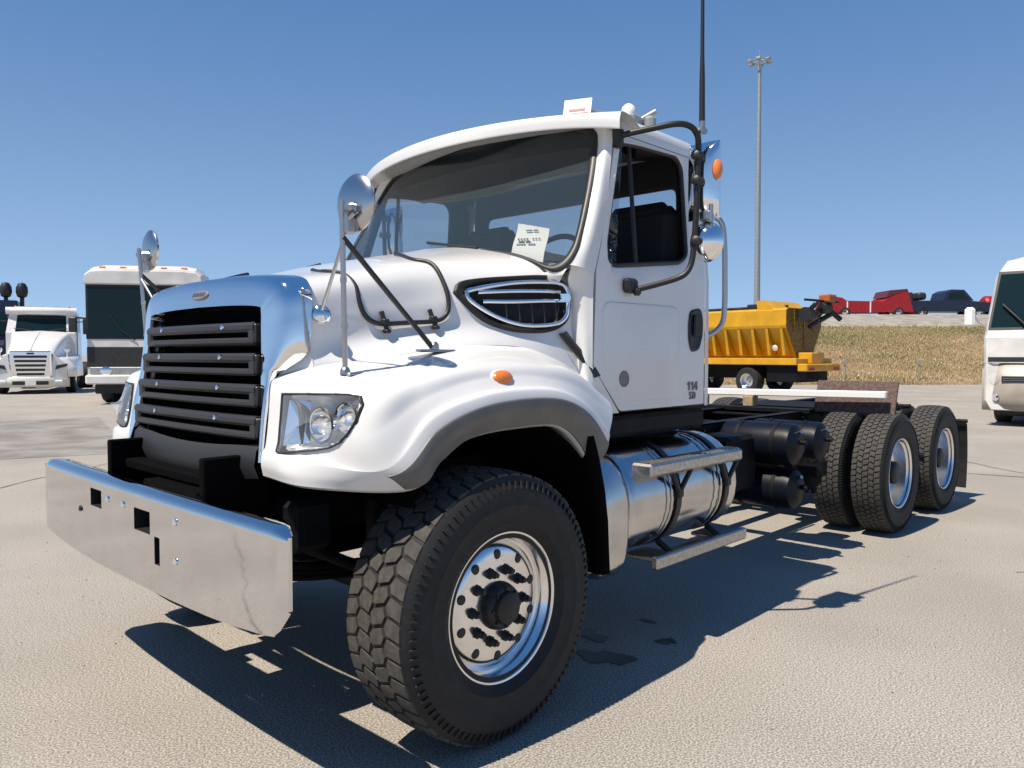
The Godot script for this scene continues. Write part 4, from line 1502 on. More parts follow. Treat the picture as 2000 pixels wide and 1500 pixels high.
	for z in [-1.40, -1.92]:
		st = new_st()
		lathe(st, [Vector2(-0.022, 0.291), Vector2(-0.022, 0.298), Vector2(0.022, 0.298), Vector2(0.022, 0.291)], axis(Vector3(0.90, 0.775, z), Vector3(0, 0, 1)), 40)
		obj("tank_strap", st, M.rubber, ft)
		st = new_st()
		# step hanger: plate with slanted braces above and below
		box(st, Vector3(1.195, 0.80, z), Vector3(0.03, 0.05, 0.05), 0.006)
		rod(st, Vector3(1.195, 0.80, z), Vector3(1.205, 0.93, z - 0.11), 0.014, 6)
		rod(st, Vector3(1.195, 0.80, z), Vector3(1.205, 0.93, z + 0.10), 0.014, 6)
		obj("step_hanger", st, M.black, ft)
		st = new_st()
		rod(st, Vector3(1.06, 0.52, z), Vector3(1.15, 0.47, z), 0.018, 8)
		obj("step_hanger", st, M.black, ft)
	st = new_st()
	box(st, Vector3(1.16, 0.948, -1.57), Vector3(0.13, 0.068, 0.96), 0.012)
	var us := obj("upper_step", st, M.tread_plate, ft)
	st = new_st()
	for k in 24:
		box(st, Vector3(1.16, 0.984, -1.11 - 0.04 * k), Vector3(0.085, 0.006, 0.012), 0.0)
	obj("step_grip", st, M.tread_plate, us)
	st = new_st()
	box(st, Vector3(1.165, 0.45, -1.70), Vector3(0.04, 0.068, 0.98), 0.008)
	box(st, Vector3(1.06, 0.455, -1.34), Vector3(0.22, 0.022, 0.20), 0.006)
	box(st, Vector3(1.06, 0.455, -2.05), Vector3(0.22, 0.022, 0.24), 0.006)
	box(st, Vector3(1.10, 0.452, -1.70), Vector3(0.08, 0.012, 0.6), 0.003)
	obj("lower_step", st, M.tread_plate, ft)
	# polished reservoir ahead of the tank: flat face, rounded top and bottom
	st = new_st()
	var ds := PackedVector2Array()
	for q in [Vector2(0.62, 1.04), Vector2(0.80, 1.085), Vector2(0.96, 1.075), Vector2(1.08, 1.02), Vector2(1.155, 0.94), Vector2(1.192, 0.83), Vector2(1.198, 0.68), Vector2(1.19, 0.56), Vector2(1.165, 0.485), Vector2(1.10, 0.445), Vector2(0.80, 0.44), Vector2(0.62, 0.44)]:
		ds.append(q)
	var d3 := []
	for v in ds:
		d3.append(Vector3(v.x, v.y, 0))
	d3.append(d3[0])
	ds = flat(curve(d3, 48))
	ds.remove_at(48)
	tank.call(st, -0.745, -0.955, 1.0, ds)
	var de := obj("fluid_reservoir", st, M.tank, truck)
	st = new_st()
	lathe(st, [Vector2(0, 0.035), Vector2(0.03, 0.035), Vector2(0.036, 0.03), Vector2(0.036, 0)], axis(Vector3(1.02, 1.045, -0.85), Vector3(0.5, 1, 0)), 16)
	obj("filler_cap", st, M.airtank, de)
	# dark gear under the cab between the rail and the tank
	st = new_st()
	box(st, Vector3(0.78, 1.16, -1.45), Vector3(0.50, 0.11, 1.0), 0.02)
	box(st, Vector3(0.70, 1.06, -1.45), Vector3(0.30, 0.14, 0.9), 0.02)
	obj("battery_tray", st, M.frame, truck)
	for z in [-1.0, -1.9]:
		st = new_st()
		box(st, Vector3(-0.6, 1.12, z), Vector3(0.7, 0.18, 0.12), 0.02)
		obj("cab_mount", st, M.frame, truck)
	st = new_st()
	rod(st, Vector3(0.78, 1.06, -2.02), Vector3(0.78, 1.17, -2.02), 0.022, 10)
	obj("tank_vent", st, M.galv, truck)
	# exhaust box on the right side, seen only from below
	st = new_st()
	box(st, Vector3(-0.86, 0.80, -1.55), Vector3(0.52, 0.56, 1.1), 0.06)
	obj("exhaust_box", st, M.steel, truck)
	# air tanks across the frame, left side
	for q in [[0.78, 0.880, -3.30, 0.155], [0.80, 0.870, -3.72, 0.150], [0.76, 0.545, -3.36, 0.150]]:
		st = new_st()
		var r: float = q[3]
		lathe(st, [Vector2(-0.36, 0), Vector2(-0.35, r * 0.6), Vector2(-0.31, r * 0.95), Vector2(-0.28, r), Vector2(0.18, r), Vector2(0.215, r * 0.95), Vector2(0.25, r * 0.62), Vector2(0.262, 0)], axis(Vector3(q[0], q[1], q[2]), Vector3(1, 0, 0)), 32)
		var tk := obj("air_tank", st, M.airtank, truck)
		st = new_st()
		for x in [-0.18, 0.10]:
			lathe(st, [Vector2(-0.015, r), Vector2(-0.015, r + 0.005), Vector2(0.015, r + 0.005), Vector2(0.015, r)], axis(Vector3(q[0] + x, q[1], q[2]), Vector3(1, 0, 0)), 28)
		rod(st, Vector3(q[0] + 0.25, q[1] + 0.02, q[2]), Vector3(q[0] + 0.30, q[1] + 0.02, q[2]), 0.018, 8)
		obj("tank_band", st, M.frame, tk)
		st = new_st()
		rod(st, Vector3(q[0] + 0.25, q[1] + 0.09, q[2] + 0.02), Vector3(q[0] + 0.275, q[1] + 0.10, q[2] + 0.03), 0.014, 8)
		obj("drain_plug", st, M.steel, tk)
	st = new_st()
	box(st, Vector3(0.60, 0.75, -3.0), Vector3(0.30, 0.40, 0.42), 0.03)
	for k in 5:
		var z := -2.3 - 0.35 * k
		rod(st, Vector3(0.46, 0.80 + 0.03 * (k % 3), z), Vector3(0.47, 0.84 - 0.04 * (k % 2), z - 0.6), 0.014, 6)
	for k in 4:
		rod(st, Vector3(0.70 + 0.05 * k, 0.72, -4.02), Vector3(0.62 + 0.06 * k, 0.40, -4.12), 0.022, 8)
	box(st, Vector3(0.78, 0.62, -4.10), Vector3(0.24, 0.18, 0.16), 0.04)
	lathe(st, [Vector2(0, 0.09), Vector2(0.10, 0.09), Vector2(0.13, 0.05), Vector2(0.14, 0)], axis(Vector3(0.76, 0.52, -4.15), Vector3(0.2, 0, 1)), 20)
	obj("valve_and_hose_bundle", st, M.frame, truck)
	# rear wheel mud flaps
	for s in [1.0, -1.0]:
		st = new_st()
		var rows := []
		for k in 9:
			var f := k / 8.0
			rows.append(PackedVector3Array([Vector3(0.60 * s, lerpf(0.80, 0.12, f), -7.08 - 0.03 * sin(f * 3.0)), Vector3(0.9 * s, lerpf(0.80, 0.12, f), -7.10 - 0.03 * sin(f * 3.0)), Vector3(1.215 * s, lerpf(0.80, 0.12, f), -7.08 - 0.04 * sin(f * 3.0))]))
		grid(st, rows)
		var back := []
		for r in rows:
			back.append(shift(r, Vector3(0, 0, -0.012)))
		grid(st, back)
		var mf := obj("mud_flap", st, M.black, truck)
		st = new_st()
		rod(st, Vector3(0.43 * s, 0.83, -7.08), Vector3(1.22 * s, 0.83, -7.08), 0.02, 8)
		box(st, Vector3(0.9 * s, 0.80, -7.075), Vector3(0.62, 0.05, 0.02), 0.004)
		obj("flap_hanger", st, M.frame, mf)
	# bright grab bar standing behind the cab
	st = new_st()
	var gb := curve(V([0.985, 2.36, -1.975, 1.02, 2.36, -2.03, 1.06, 2.32, -2.07, 1.075, 2.20, -2.08, 1.08, 2.0, -2.08, 1.08, 1.82, -2.08, 1.07, 1.72, -2.07, 1.03, 1.66, -2.03, 0.985, 1.64, -1.975]), 50)
	tube(st, gb, 0.0165, 10)
	obj("grab_bar", st, M.steel, truck)

# ------------------------------------------------------------------ other vehicles (front at local z = 0 facing +z, unless said)
func wheel_simple(parent: Node3D, at: Vector3, r: float, w: float, s: float) -> void:
	var n := node("wheel", parent)
	n.position = at
	var st := new_st()
	lathe(st, [Vector2(-w * 0.5, r * 0.55), Vector2(-w * 0.5, r * 0.93), Vector2(-w * 0.38, r), Vector2(w * 0.38, r), Vector2(w * 0.5, r * 0.93), Vector2(w * 0.5, r * 0.55)], Transform3D(), 32)
	obj("tyre", st, M.tyre, n)
	st = new_st()
	lathe(st, [Vector2(w * 0.46 * s, r * 0.57), Vector2(w * 0.40 * s, r * 0.50), Vector2(w * 0.1 * s, r * 0.42), Vector2(w * 0.12 * s, r * 0.18), Vector2(w * 0.35 * s, r * 0.15), Vector2(w * 0.36 * s, 0)], Transform3D(), 28)
	obj("rim", st, M.alloy, n)

func body_loft(st: SurfaceTool, secs: Array) -> void:
	# secs: closed outlines with equal point counts
	grid(st, secs, false, true)
	for e in [0, secs.size() - 1]:
		var n: int = secs[e].size()
		var rows := []
		for k in n / 2:
			rows.append(PackedVector3Array([secs[e][k], secs[e][n - 1 - k]]))
		grid(st, rows, false)

func far_motorhome() -> void:
	var t := thing("motorhome", "white motorhome with a wide dark windshield beside the white day-cab truck on the left", "motorhome", Vector3(-21.5, 0, -7.45), deg_to_rad(53.0))
	t.scale = Vector3(1.32, 1.02, 1.0)
	var st := new_st()
	var rows := []
	for q in [[0.0, 0.98], [-0.12, 1.0], [-9.0, 1.0]]:
		var r := PackedVector3Array()
		for v in [Vector2(-1.28, 0.62), Vector2(-1.28, 3.55), Vector2(-1.10, 3.70), Vector2(1.10, 3.70), Vector2(1.28, 3.55), Vector2(1.28, 0.62)]:
			r.append(Vector3(v.x * q[1], v.y, q[0]))
		rows.append(r)
	body_loft(st, rows)
	obj("body", st, M.rv_white, t)
	st = new_st()
	rows = []
	for q in [[0.07, 3.66, 4.02, 1.0], [0.04, 3.62, 4.10, 1.0], [-0.25, 3.62, 4.22, 0.99], [-1.2, 3.62, 4.25, 0.98], [-1.9, 3.62, 3.95, 0.95]]:
		var r := PackedVector3Array()
		for v in [Vector2(-1.30, 0), Vector2(-1.28, 0.6), Vector2(-1.16, 0.9), Vector2(-0.9, 1), Vector2(0.9, 1), Vector2(1.16, 0.9), Vector2(1.28, 0.6), Vector2(1.30, 0)]:
			r.append(Vector3(v.x * q[3], lerpf(q[1], q[2], v.y), q[0]))
		rows.append(r)
	body_loft(st, rows)
	obj("roof_cap", st, M.rv_white, t)
	st = new_st()
	span(st, Vector3(-1.05, 3.72, -8.5), Vector3(1.05, 3.98, -2.2), 0.08)
	obj("roof_unit", st, M.galv, t)
	st = new_st()
	span(st, Vector3(-1.27, 1.98, -0.02), Vector3(1.27, 3.62, 0.012))
	var fr := obj("windshield_frame", st, M.rubber, t)
	for s in [-1.0, 1.0]:
		st = new_st()
		span(st, Vector3(minf(0.03 * s, 1.22 * s), 2.04, 0.014), Vector3(maxf(0.03 * s, 1.22 * s), 3.55, 0.024))
		obj("windshield_pane", st, M.dark_glass, fr)
	st = new_st()
	span(st, Vector3(-1.26, 1.14, -0.02), Vector3(1.26, 1.74, 0.014))
	obj("grille_band", st, M.plastic, t)
	for s in [-1.0, 1.0]:
		st = new_st()
		lathe(st, [Vector2(0, 0.13), Vector2(0.03, 0.13), Vector2(0.05, 0.08), Vector2(0.055, 0)], axis(Vector3(0.85 * s, 1.02, 0.01), Vector3(0, 0, 1)), 18)
		obj("headlight", st, M.chrome, t)
	for k in 5:
		st = new_st()
		box(st, Vector3(-0.9 + 0.45 * k, 4.14, -0.02), Vector3(0.14, 0.06, 0.08), 0.02)
		obj("roof_lamp", st, M.amber, t)
	for s in [-1.0, 1.0]:
		st = new_st()
		tube(st, PackedVector3Array([Vector3(0.2 * s, 1.95, 0.03), Vector3(0.5 * s, 2.25, 0.05), Vector3(0.75 * s, 2.75, 0.05)]), 0.018, 6)
		obj("wiper", st, M.rubber, t)
	st = new_st()
	box(st, Vector3(0, 0.76, 0.125), Vector3(0.34, 0.17, 0.01))
	obj("number_plate", st, M.paper, t)
	st = new_st()
	span(st, Vector3(-1.20, 0.92, 0.0), Vector3(1.20, 1.13, 0.03), 0.01)
	obj("lamp_strip", st, M.galv, t)
	st = new_st()
	span(st, Vector3(-1.29, 0.62, -0.1), Vector3(1.29, 0.90, 0.12), 0.04)
	obj("bumper", st, M.rv_white, t)
	st = new_st()
	span(st, Vector3(-1.15, 0.32, -8.8), Vector3(1.15, 0.62, -0.15), 0.03)
	obj("underbody", st, M.black, t)
	for s in [-1.0, 1.0]:
		for k in 3:
			st = new_st()
			span(st, Vector3(s * 1.275, 2.2, -1.2 - 2.4 * k), Vector3(s * 1.292, 3.2, -2.6 - 2.4 * k))
			obj("side_window", st, M.dark_glass, t)
		for z in [-1.4, -6.4]:
			wheel_simple(t, Vector3(1.08 * s, 0.48, z), 0.48, 0.3, s)
	for s in [-1.0, 1.0]:
		st = new_st()
		rod(st, Vector3(1.28 * s, 2.6, -0.1), Vector3(1.48 * s, 2.62, 0.2), 0.025, 8)
		box(st, Vector3(1.50 * s, 2.40, 0.2), Vector3(0.18, 0.45, 0.10), 0.03)
		obj("side_mirror", st, M.plastic, t)

func far_day_cab() -> void:
	var t := thing("day_cab_truck", "white day-cab truck with a chrome grille at the far left, left of the motorhome", "truck", Vector3(-31.1, 0, -6.85), deg_to_rad(66.0))
	t.scale = Vector3.ONE * 1.22
	var st := new_st()
	# hood with swept fenders
	var rows := []
	for q in [[0.0, 0.62, 1.36, 0.62, 1.02], [-0.25, 0.66, 1.50, 0.80, 1.10], [-0.9, 0.72, 1.74, 0.98, 1.14], [-1.8, 0.84, 2.02, 1.05, 1.20], [-2.05, 0.90, 2.06, 1.02, 1.25]]:
		var P := V([0, q[2] + 0.03, q[0], q[1] * 0.7, q[2], q[0], q[1], q[2] - 0.10, q[0], q[1] + 0.04, q[4] + 0.12, q[0], q[3] + 0.12, q[4], q[0], 1.22 if q[0] < -0.1 else 1.0, q[4] - 0.28, q[0] - 0.05, 1.24 if q[0] < -0.1 else 1.02, 0.55, q[0] - 0.05])
		rows.append(curve(P, 20))
	var sm := []
	for j in 21:
		var P := []
		for r in rows:
			P.append(r[j])
		sm.append(curve(P, 16))
	grid(st, sm)
	grid(st, mir(sm))
	for s in [-1.0, 1.0]:
		quad(st, Vector3(0.55 * s, 0.45, 0.03), Vector3(1.02 * s, 0.45, -0.02), Vector3(1.00 * s, 0.95, -0.02), Vector3(0.62 * s, 1.30, 0.0))
	obj("hood", st, M.paint, t)
	st = new_st()
	span(st, Vector3(-0.58, 0.52, -0.02), Vector3(0.58, 1.38, 0.05), 0.04)
	var g := obj("grille", st, M.chrome, t)
	for k in 5:
		st = new_st()
		span(st, Vector3(-0.46 + 0.02 * k, 1.16 - 0.14 * k, 0.05), Vector3(0.46 - 0.02 * k, 1.24 - 0.14 * k, 0.062))
		obj("grille_slot", st, M.plastic, g)
	for s in [-1.0, 1.0]:
		st = new_st()
		prism(st, PackedVector2Array([Vector2(0.68 * s, 0.78), Vector2(1.02 * s, 0.90), Vector2(1.04 * s, 0.98), Vector2(0.72 * s, 0.92)]), Transform3D(Basis(), Vector3(0, 0, -0.01)), 0.04)
		obj("headlight", st, M.plastic, t)
	st = new_st()
	rows = []
	for q in [[-1.06, -0.22], [-0.5, 0.05], [0.5, 0.05], [1.06, -0.22]]:
		rows.append(PackedVector3Array([Vector3(q[0], 0.22, q[1] - 0.03), Vector3(q[0], 0.28, q[1] + 0.05), Vector3(q[0], 0.50, q[1] + 0.05), Vector3(q[0], 0.56, q[1])]))
	grid(st, rows)
	obj("bumper", st, M.rv_white, t)
	st = new_st()
	span(st, Vector3(-0.5, 0.30, 0.10), Vector3(0.5, 0.42, 0.108))
	obj("bumper_opening", st, M.plastic, t)
	st = new_st()
	rows = []
	for q in [[-1.95, 0.98], [-2.05, 1.0], [-3.4, 1.0], [-3.45, 0.97]]:
		var r := PackedVector3Array()
		for v in [Vector2(-1.05, 0.85), Vector2(-1.05, 2.0), Vector2(-0.98, 2.75), Vector2(-0.8, 2.92), Vector2(0.8, 2.92), Vector2(0.98, 2.75), Vector2(1.05, 2.0), Vector2(1.05, 0.85)]:
			r.append(Vector3(v.x * q[1], v.y, q[0] - (0.35 * clampf((v.y - 2.0) / 0.75, 0, 1) if q[0] > -2.2 else 0.0)))
		rows.append(r)
	body_loft(st, rows)
	obj("cab", st, M.paint, t)
	st = new_st()
	var gl := []
	for q in [[2.02, -1.93], [2.62, -2.215]]:
		gl.append(PackedVector3Array([Vector3(-0.97, q[0], q[1] - 0.06), Vector3(-0.5, q[0], q[1] + 0.01), Vector3(0.5, q[0], q[1] + 0.01), Vector3(0.97, q[0], q[1] - 0.06)]))
	grid(st, gl)
	obj("windshield", st, M.dark_glass, t)
	st = new_st()
	rows = []
	for k in 13:
		var x := -1.06 + 2.12 * k / 12.0
		var z := -2.02 - 0.12 * x * x
		rows.append(PackedVector3Array([Vector3(x, 2.90, z - 0.3), Vector3(x, 2.88, z - 0.05), Vector3(x, 2.80, z), Vector3(x, 2.66, z + 0.01), Vector3(x, 2.64, z - 0.2)]))
	grid(st, rows)
	obj("sun_visor", st, M.paint, t)
	for s in [-1.0, 1.0]:
		st = new_st()
		span(st, Vector3(1.035 * s, 2.05, -2.3), Vector3(1.058 * s, 2.6, -3.1))
		obj("side_window", st, M.dark_glass, t)
		st = new_st()
		rod(st, Vector3(1.03 * s, 2.4, -2.2), Vector3(1.32 * s, 2.42, -2.1), 0.02, 6)
		box(st, Vector3(1.33 * s, 2.25, -2.1), Vector3(0.16, 0.55, 0.10), 0.03)
		obj("side_mirror", st, M.plastic, t)
		st = new_st()
		lathe(st, [Vector2(0, 0.09), Vector2(0.03, 0.08), Vector2(0.05, 0)], axis(Vector3(0.95 * s, 1.42, -0.5), Vector3(0, 0, 1)), 14)
		rod(st, Vector3(0.95 * s, 1.15, -0.6), Vector3(0.95 * s, 1.42, -0.5), 0.02, 6)
		obj("hood_mirror", st, M.chrome, t)
		wheel_simple(t, Vector3(1.0 * s, 0.50, -1.15), 0.50, 0.28, s)
		wheel_simple(t, Vector3(0.95 * s, 0.50, -5.2), 0.50, 0.5, s)
	for s in [-1.0, 1.0]:
		st = new_st()
		tube(st, PackedVector3Array([Vector3(0.15 * s, 2.05, -1.90), Vector3(0.45 * s, 2.12, -1.93), Vector3(0.80 * s, 2.16, -1.98)]), 0.014, 6)
		obj("wiper", st, M.rubber, t)
		st = new_st()
		tube(st, PackedVector3Array([Vector3(1.062 * s, 0.9, -2.25), Vector3(1.062 * s, 2.0, -2.25), Vector3(1.03 * s, 2.65, -2.45)]), 0.010, 6)
		obj("door_seam", st, M.plastic, t)
		st = new_st()
		box(st, Vector3(0.78 * s, 0.40, 0.03), Vector3(0.22, 0.09, 0.05), 0.02)
		obj("fog_lamp", st, M.lamp_silver, t)
	st = new_st()
	tube(st, PackedVector3Array([Vector3(0, 1.405, 0.01), Vector3(0, 1.54, -0.24), Vector3(0, 1.785, -0.9), Vector3(0, 2.055, -1.8)]), 0.012, 6)
	obj("hood_ridge", st, M.rv_white, t)
	st = new_st()
	box(st, Vector3(0, 1.30, 0.065), Vector3(0.20, 0.06, 0.02), 0.01)
	obj("badge", st, M.plastic, g)
	st = new_st()
	box(st, Vector3(0.0, 0.36, 0.112), Vector3(0.30, 0.15, 0.01))
	obj("number_plate", st, M.paper, t)
	for k in 5:
		st = new_st()
		lathe(st, [Vector2(0, 0.05), Vector2(0.04, 0.04), Vector2(0.05, 0)], axis(Vector3(-0.8 + 0.4 * k, 2.90, -2.4), Vector3.UP), 10)
		obj("roof_lamp", st, M.amber, t)
	st = new_st()
	span(st, Vector3(-0.45, 0.7, -6.0), Vector3(0.45, 0.95, -1.0))
	span(st, Vector3(-0.95, 0.30, -3.5), Vector3(0.95, 0.85, -0.4))
	obj("chassis", st, M.frame, t)

func far_dark_truck() -> void:
	var t := thing("dark_truck", "dark navy truck cab with two black round-topped stacks at the left edge of the photo", "truck", Vector3(-42.0, 0, -8.0), deg_to_rad(70.0))
	var st := new_st()
	var rows := []
	for q in [[0.0, 0.94], [-0.3, 1.0], [-3.4, 1.0]]:
		var r := PackedVector3Array()
		for v in [Vector2(-1.25, 0.9), Vector2(-1.25, 3.3), Vector2(-1.05, 4.3), Vector2(1.05, 4.3), Vector2(1.25, 3.3), Vector2(1.25, 0.9)]:
			r.append(Vector3(v.x * q[1], v.y, q[0] - 0.5 * clampf((v.y - 2.5) / 1.8, 0, 1)))
		rows.append(r)
	body_loft(st, rows)
	obj("cab", st, M.navy, t)
	st = new_st()
	quad(st, Vector3(-1.05, 2.55, 0.03), Vector3(1.05, 2.55, 0.03), Vector3(0.95, 3.7, -0.33), Vector3(-0.95, 3.7, -0.33))
	obj("windshield", st, M.dark_glass, t)
	st = new_st()
	box(st, Vector3(0, 1.5, 0.7), Vector3(1.9, 1.5, 1.6), 0.25)
	obj("hood", st, M.navy, t)
	st = new_st()
	box(st, Vector3(0, 0.75, 1.5), Vector3(2.4, 0.45, 0.2), 0.06)
	obj("bumper", st, M.chrome, t)
	for x in [0.55, 1.25]:
		st = new_st()
		rod(st, Vector3(x, 3.8, -1.0), Vector3(x, 4.55, -1.0), 0.10, 12)
		lathe(st, [Vector2(0, 0.08), Vector2(0.08, 0.22), Vector2(0.3, 0.28), Vector2(0.55, 0.26), Vector2(0.75, 0.16), Vector2(0.80, 0)], axis(Vector3(x, 4.45, -1.0), Vector3.UP), 20)
		obj("exhaust_stack", st, M.rubber, t)
	for s in [-1.0, 1.0]:
		wheel_simple(t, Vector3(1.05 * s, 0.55, 0.6), 0.55, 0.3, s)
		wheel_simple(t, Vector3(1.05 * s, 0.55, -3.0), 0.55, 0.5, s)
	st = new_st()
	span(st, Vector3(-0.5, 0.6, -6.0), Vector3(0.5, 0.9, 1.2))
	obj("chassis", st, M.frame, t)

func right_motorhome() -> void:
	var t := thing("motorhome", "white and tan motorhome cut off by the right edge of the photo, its windshield slanted", "motorhome", Vector3(0.45, 0, -17.1), deg_to_rad(3.0))
	var st := new_st()
	var outline := func(f: float, z: float, lean: float, tops: float) -> PackedVector3Array:
		var r := PackedVector3Array()
		for v in [Vector2(-1.16, 0.36), Vector2(-1.27, 0.55), Vector2(-1.29, 1.9), Vector2(-1.25, 2.05), Vector2(-1.10, 3.30), Vector2(-0.95, 3.58), Vector2(-0.6, 3.66), Vector2(0.6, 3.66), Vector2(0.95, 3.58), Vector2(1.10, 3.30), Vector2(1.25, 2.05), Vector2(1.29, 1.9), Vector2(1.27, 0.55), Vector2(1.16, 0.36)]:
			r.append(Vector3(v.x * f * (tops if v.y > 2.0 else 1.0), v.y, z - lean * clampf((v.y - 1.9) / 1.7, 0, 1)))
		return r
	body_loft(st, [outline.call(0.95, 0.02, 0.55, 1.0), outline.call(1.0, -0.10, 0.5, 1.0), outline.call(1.0, -0.9, 0.2, 1.12), outline.call(1.0, -9.5, 0.0, 1.14)])
	obj("body", st, M.rv_white, t)
	st = new_st()
	var pane := func(st2: SurfaceTool, x0: float, x1: float, y0: float, y1: float, lift: float) -> void:
		var za := 0.02 - 0.55 * clampf((y0 - 1.9) / 1.7, 0, 1) + lift
		var zb := 0.02 - 0.55 * clampf((y1 - 1.9) / 1.7, 0, 1) + lift
		var k := 0.90
		quad(st2, Vector3(x0, y0, za), Vector3(x1, y0, za), Vector3(x1 * k, y1, zb), Vector3(x0 * k, y1, zb))
	pane.call(st, -1.20, 1.20, 2.08, 3.34, 0.02)
	var fr := obj("windshield_frame", st, M.rubber, t)
	for s in [-1.0, 1.0]:
		st = new_st()
		pane.call(st, 0.03 * s, 1.15 * s, 2.13, 3.28, 0.03)
		obj("windshield_pane", st, M.dark_glass, fr)
		st = new_st()
		tube(st, PackedVector3Array([Vector3(0.35 * s, 2.02, 0.07), Vector3(0.55 * s, 2.2, 0.03), Vector3(0.95 * s, 2.62, -0.12)]), 0.022, 6)
		obj("wiper", st, M.rubber, t)
	st = new_st()
	span(st, Vector3(-1.18, 1.385, 0.0), Vector3(1.18, 1.485, 0.03))
	obj("vent_slot", st, M.plastic, t)
	st = new_st()
	rows_panel(st, -1.30, 1.30, 0.34, 1.36, 0.05)
	obj("lower_front_panel", st, M.rv_tan, t)
	st = new_st()
	span(st, Vector3(-0.92, 0.96, 0.02), Vector3(0.92, 1.08, 0.065))
	var gs := obj("grille_slot", st, M.plastic, t)
	for k in 2:
		st = new_st()
		span(st, Vector3(-0.90, 0.985 + 0.04 * k, 0.066), Vector3(0.90, 0.995 + 0.04 * k, 0.074))
		obj("grille_fin", st, M.steel, gs)
	st = new_st()
	tube(st, PackedVector3Array([Vector3(-1.29, 1.36, -0.03), Vector3(-1.1, 1.365, 0.045), Vector3(0, 1.365, 0.055), Vector3(1.1, 1.365, 0.045), Vector3(1.29, 1.36, -0.03)]), 0.014, 6)
	obj("trim_strip", st, M.galv, t)
	for s in [-1.0, 1.0]:
		st = new_st()
		lathe(st, [Vector2(0, 0.10), Vector2(0.02, 0.095), Vector2(0.035, 0.05), Vector2(0.04, 0)], axis(Vector3(1.06 * s, 1.05, 0.045), Vector3(0, 0, 1)), 18)
		obj("headlight", st, M.lens, t)
		st = new_st()
		lathe(st, [Vector2(0, 0.07), Vector2(0.015, 0.06), Vector2(0.02, 0)], axis(Vector3(1.02 * s, 0.62, 0.05), Vector3(0, 0, 1)), 16)
		obj("fog_lamp", st, M.chrome, t)
		st = new_st()
		tube(st, curve(V([1.26 * s, 2.15, -0.1, 1.36 * s, 2.25, 0.15, 1.44 * s, 2.45, 0.32, 1.46 * s, 2.52, 0.34]), 14), 0.022, 8)
		var m := obj("mirror_arm", st, M.rv_white, t)
		st = new_st()
		box(st, Vector3(1.48 * s, 2.34, 0.36), Vector3(0.20, 0.42, 0.12), 0.05)
		obj("mirror_head", st, M.white_plastic, m)
		for z in [-1.5, -6.6]:
			wheel_simple(t, Vector3(1.08 * s, 0.46, z), 0.46, 0.3, s)
		for k in 3:
			st = new_st()
			span(st, Vector3(s * 1.285, 2.1, -1.5 - 2.4 * k), Vector3(s * 1.305, 2.95, -2.8 - 2.4 * k))
			obj("side_window", st, M.dark_glass, t)
	st = new_st()
	span(st, Vector3(-1.05, 0.22, -9.0), Vector3(1.05, 0.5, -0.2), 0.05)
	obj("underbody", st, M.black, t)

func rows_panel(st: SurfaceTool, x0: float, x1: float, y0: float, y1: float, z: float) -> void:
	var rows := []
	for k in 13:
		var f := k / 12.0
		var x := lerpf(x0, x1, f)
		var e := pow(absf(f * 2.0 - 1.0), 8.0)
		rows.append(PackedVector3Array([Vector3(x, y0 + 0.02, z - 0.25), Vector3(x, y0, z - 0.03 - 0.14 * e), Vector3(x, y0 + 0.25, z + 0.005 - 0.14 * e), Vector3(x, y1, z - 0.01 - 0.14 * e), Vector3(x, y1 + 0.01, z - 0.10 - 0.14 * e)]))
	grid(st, rows)

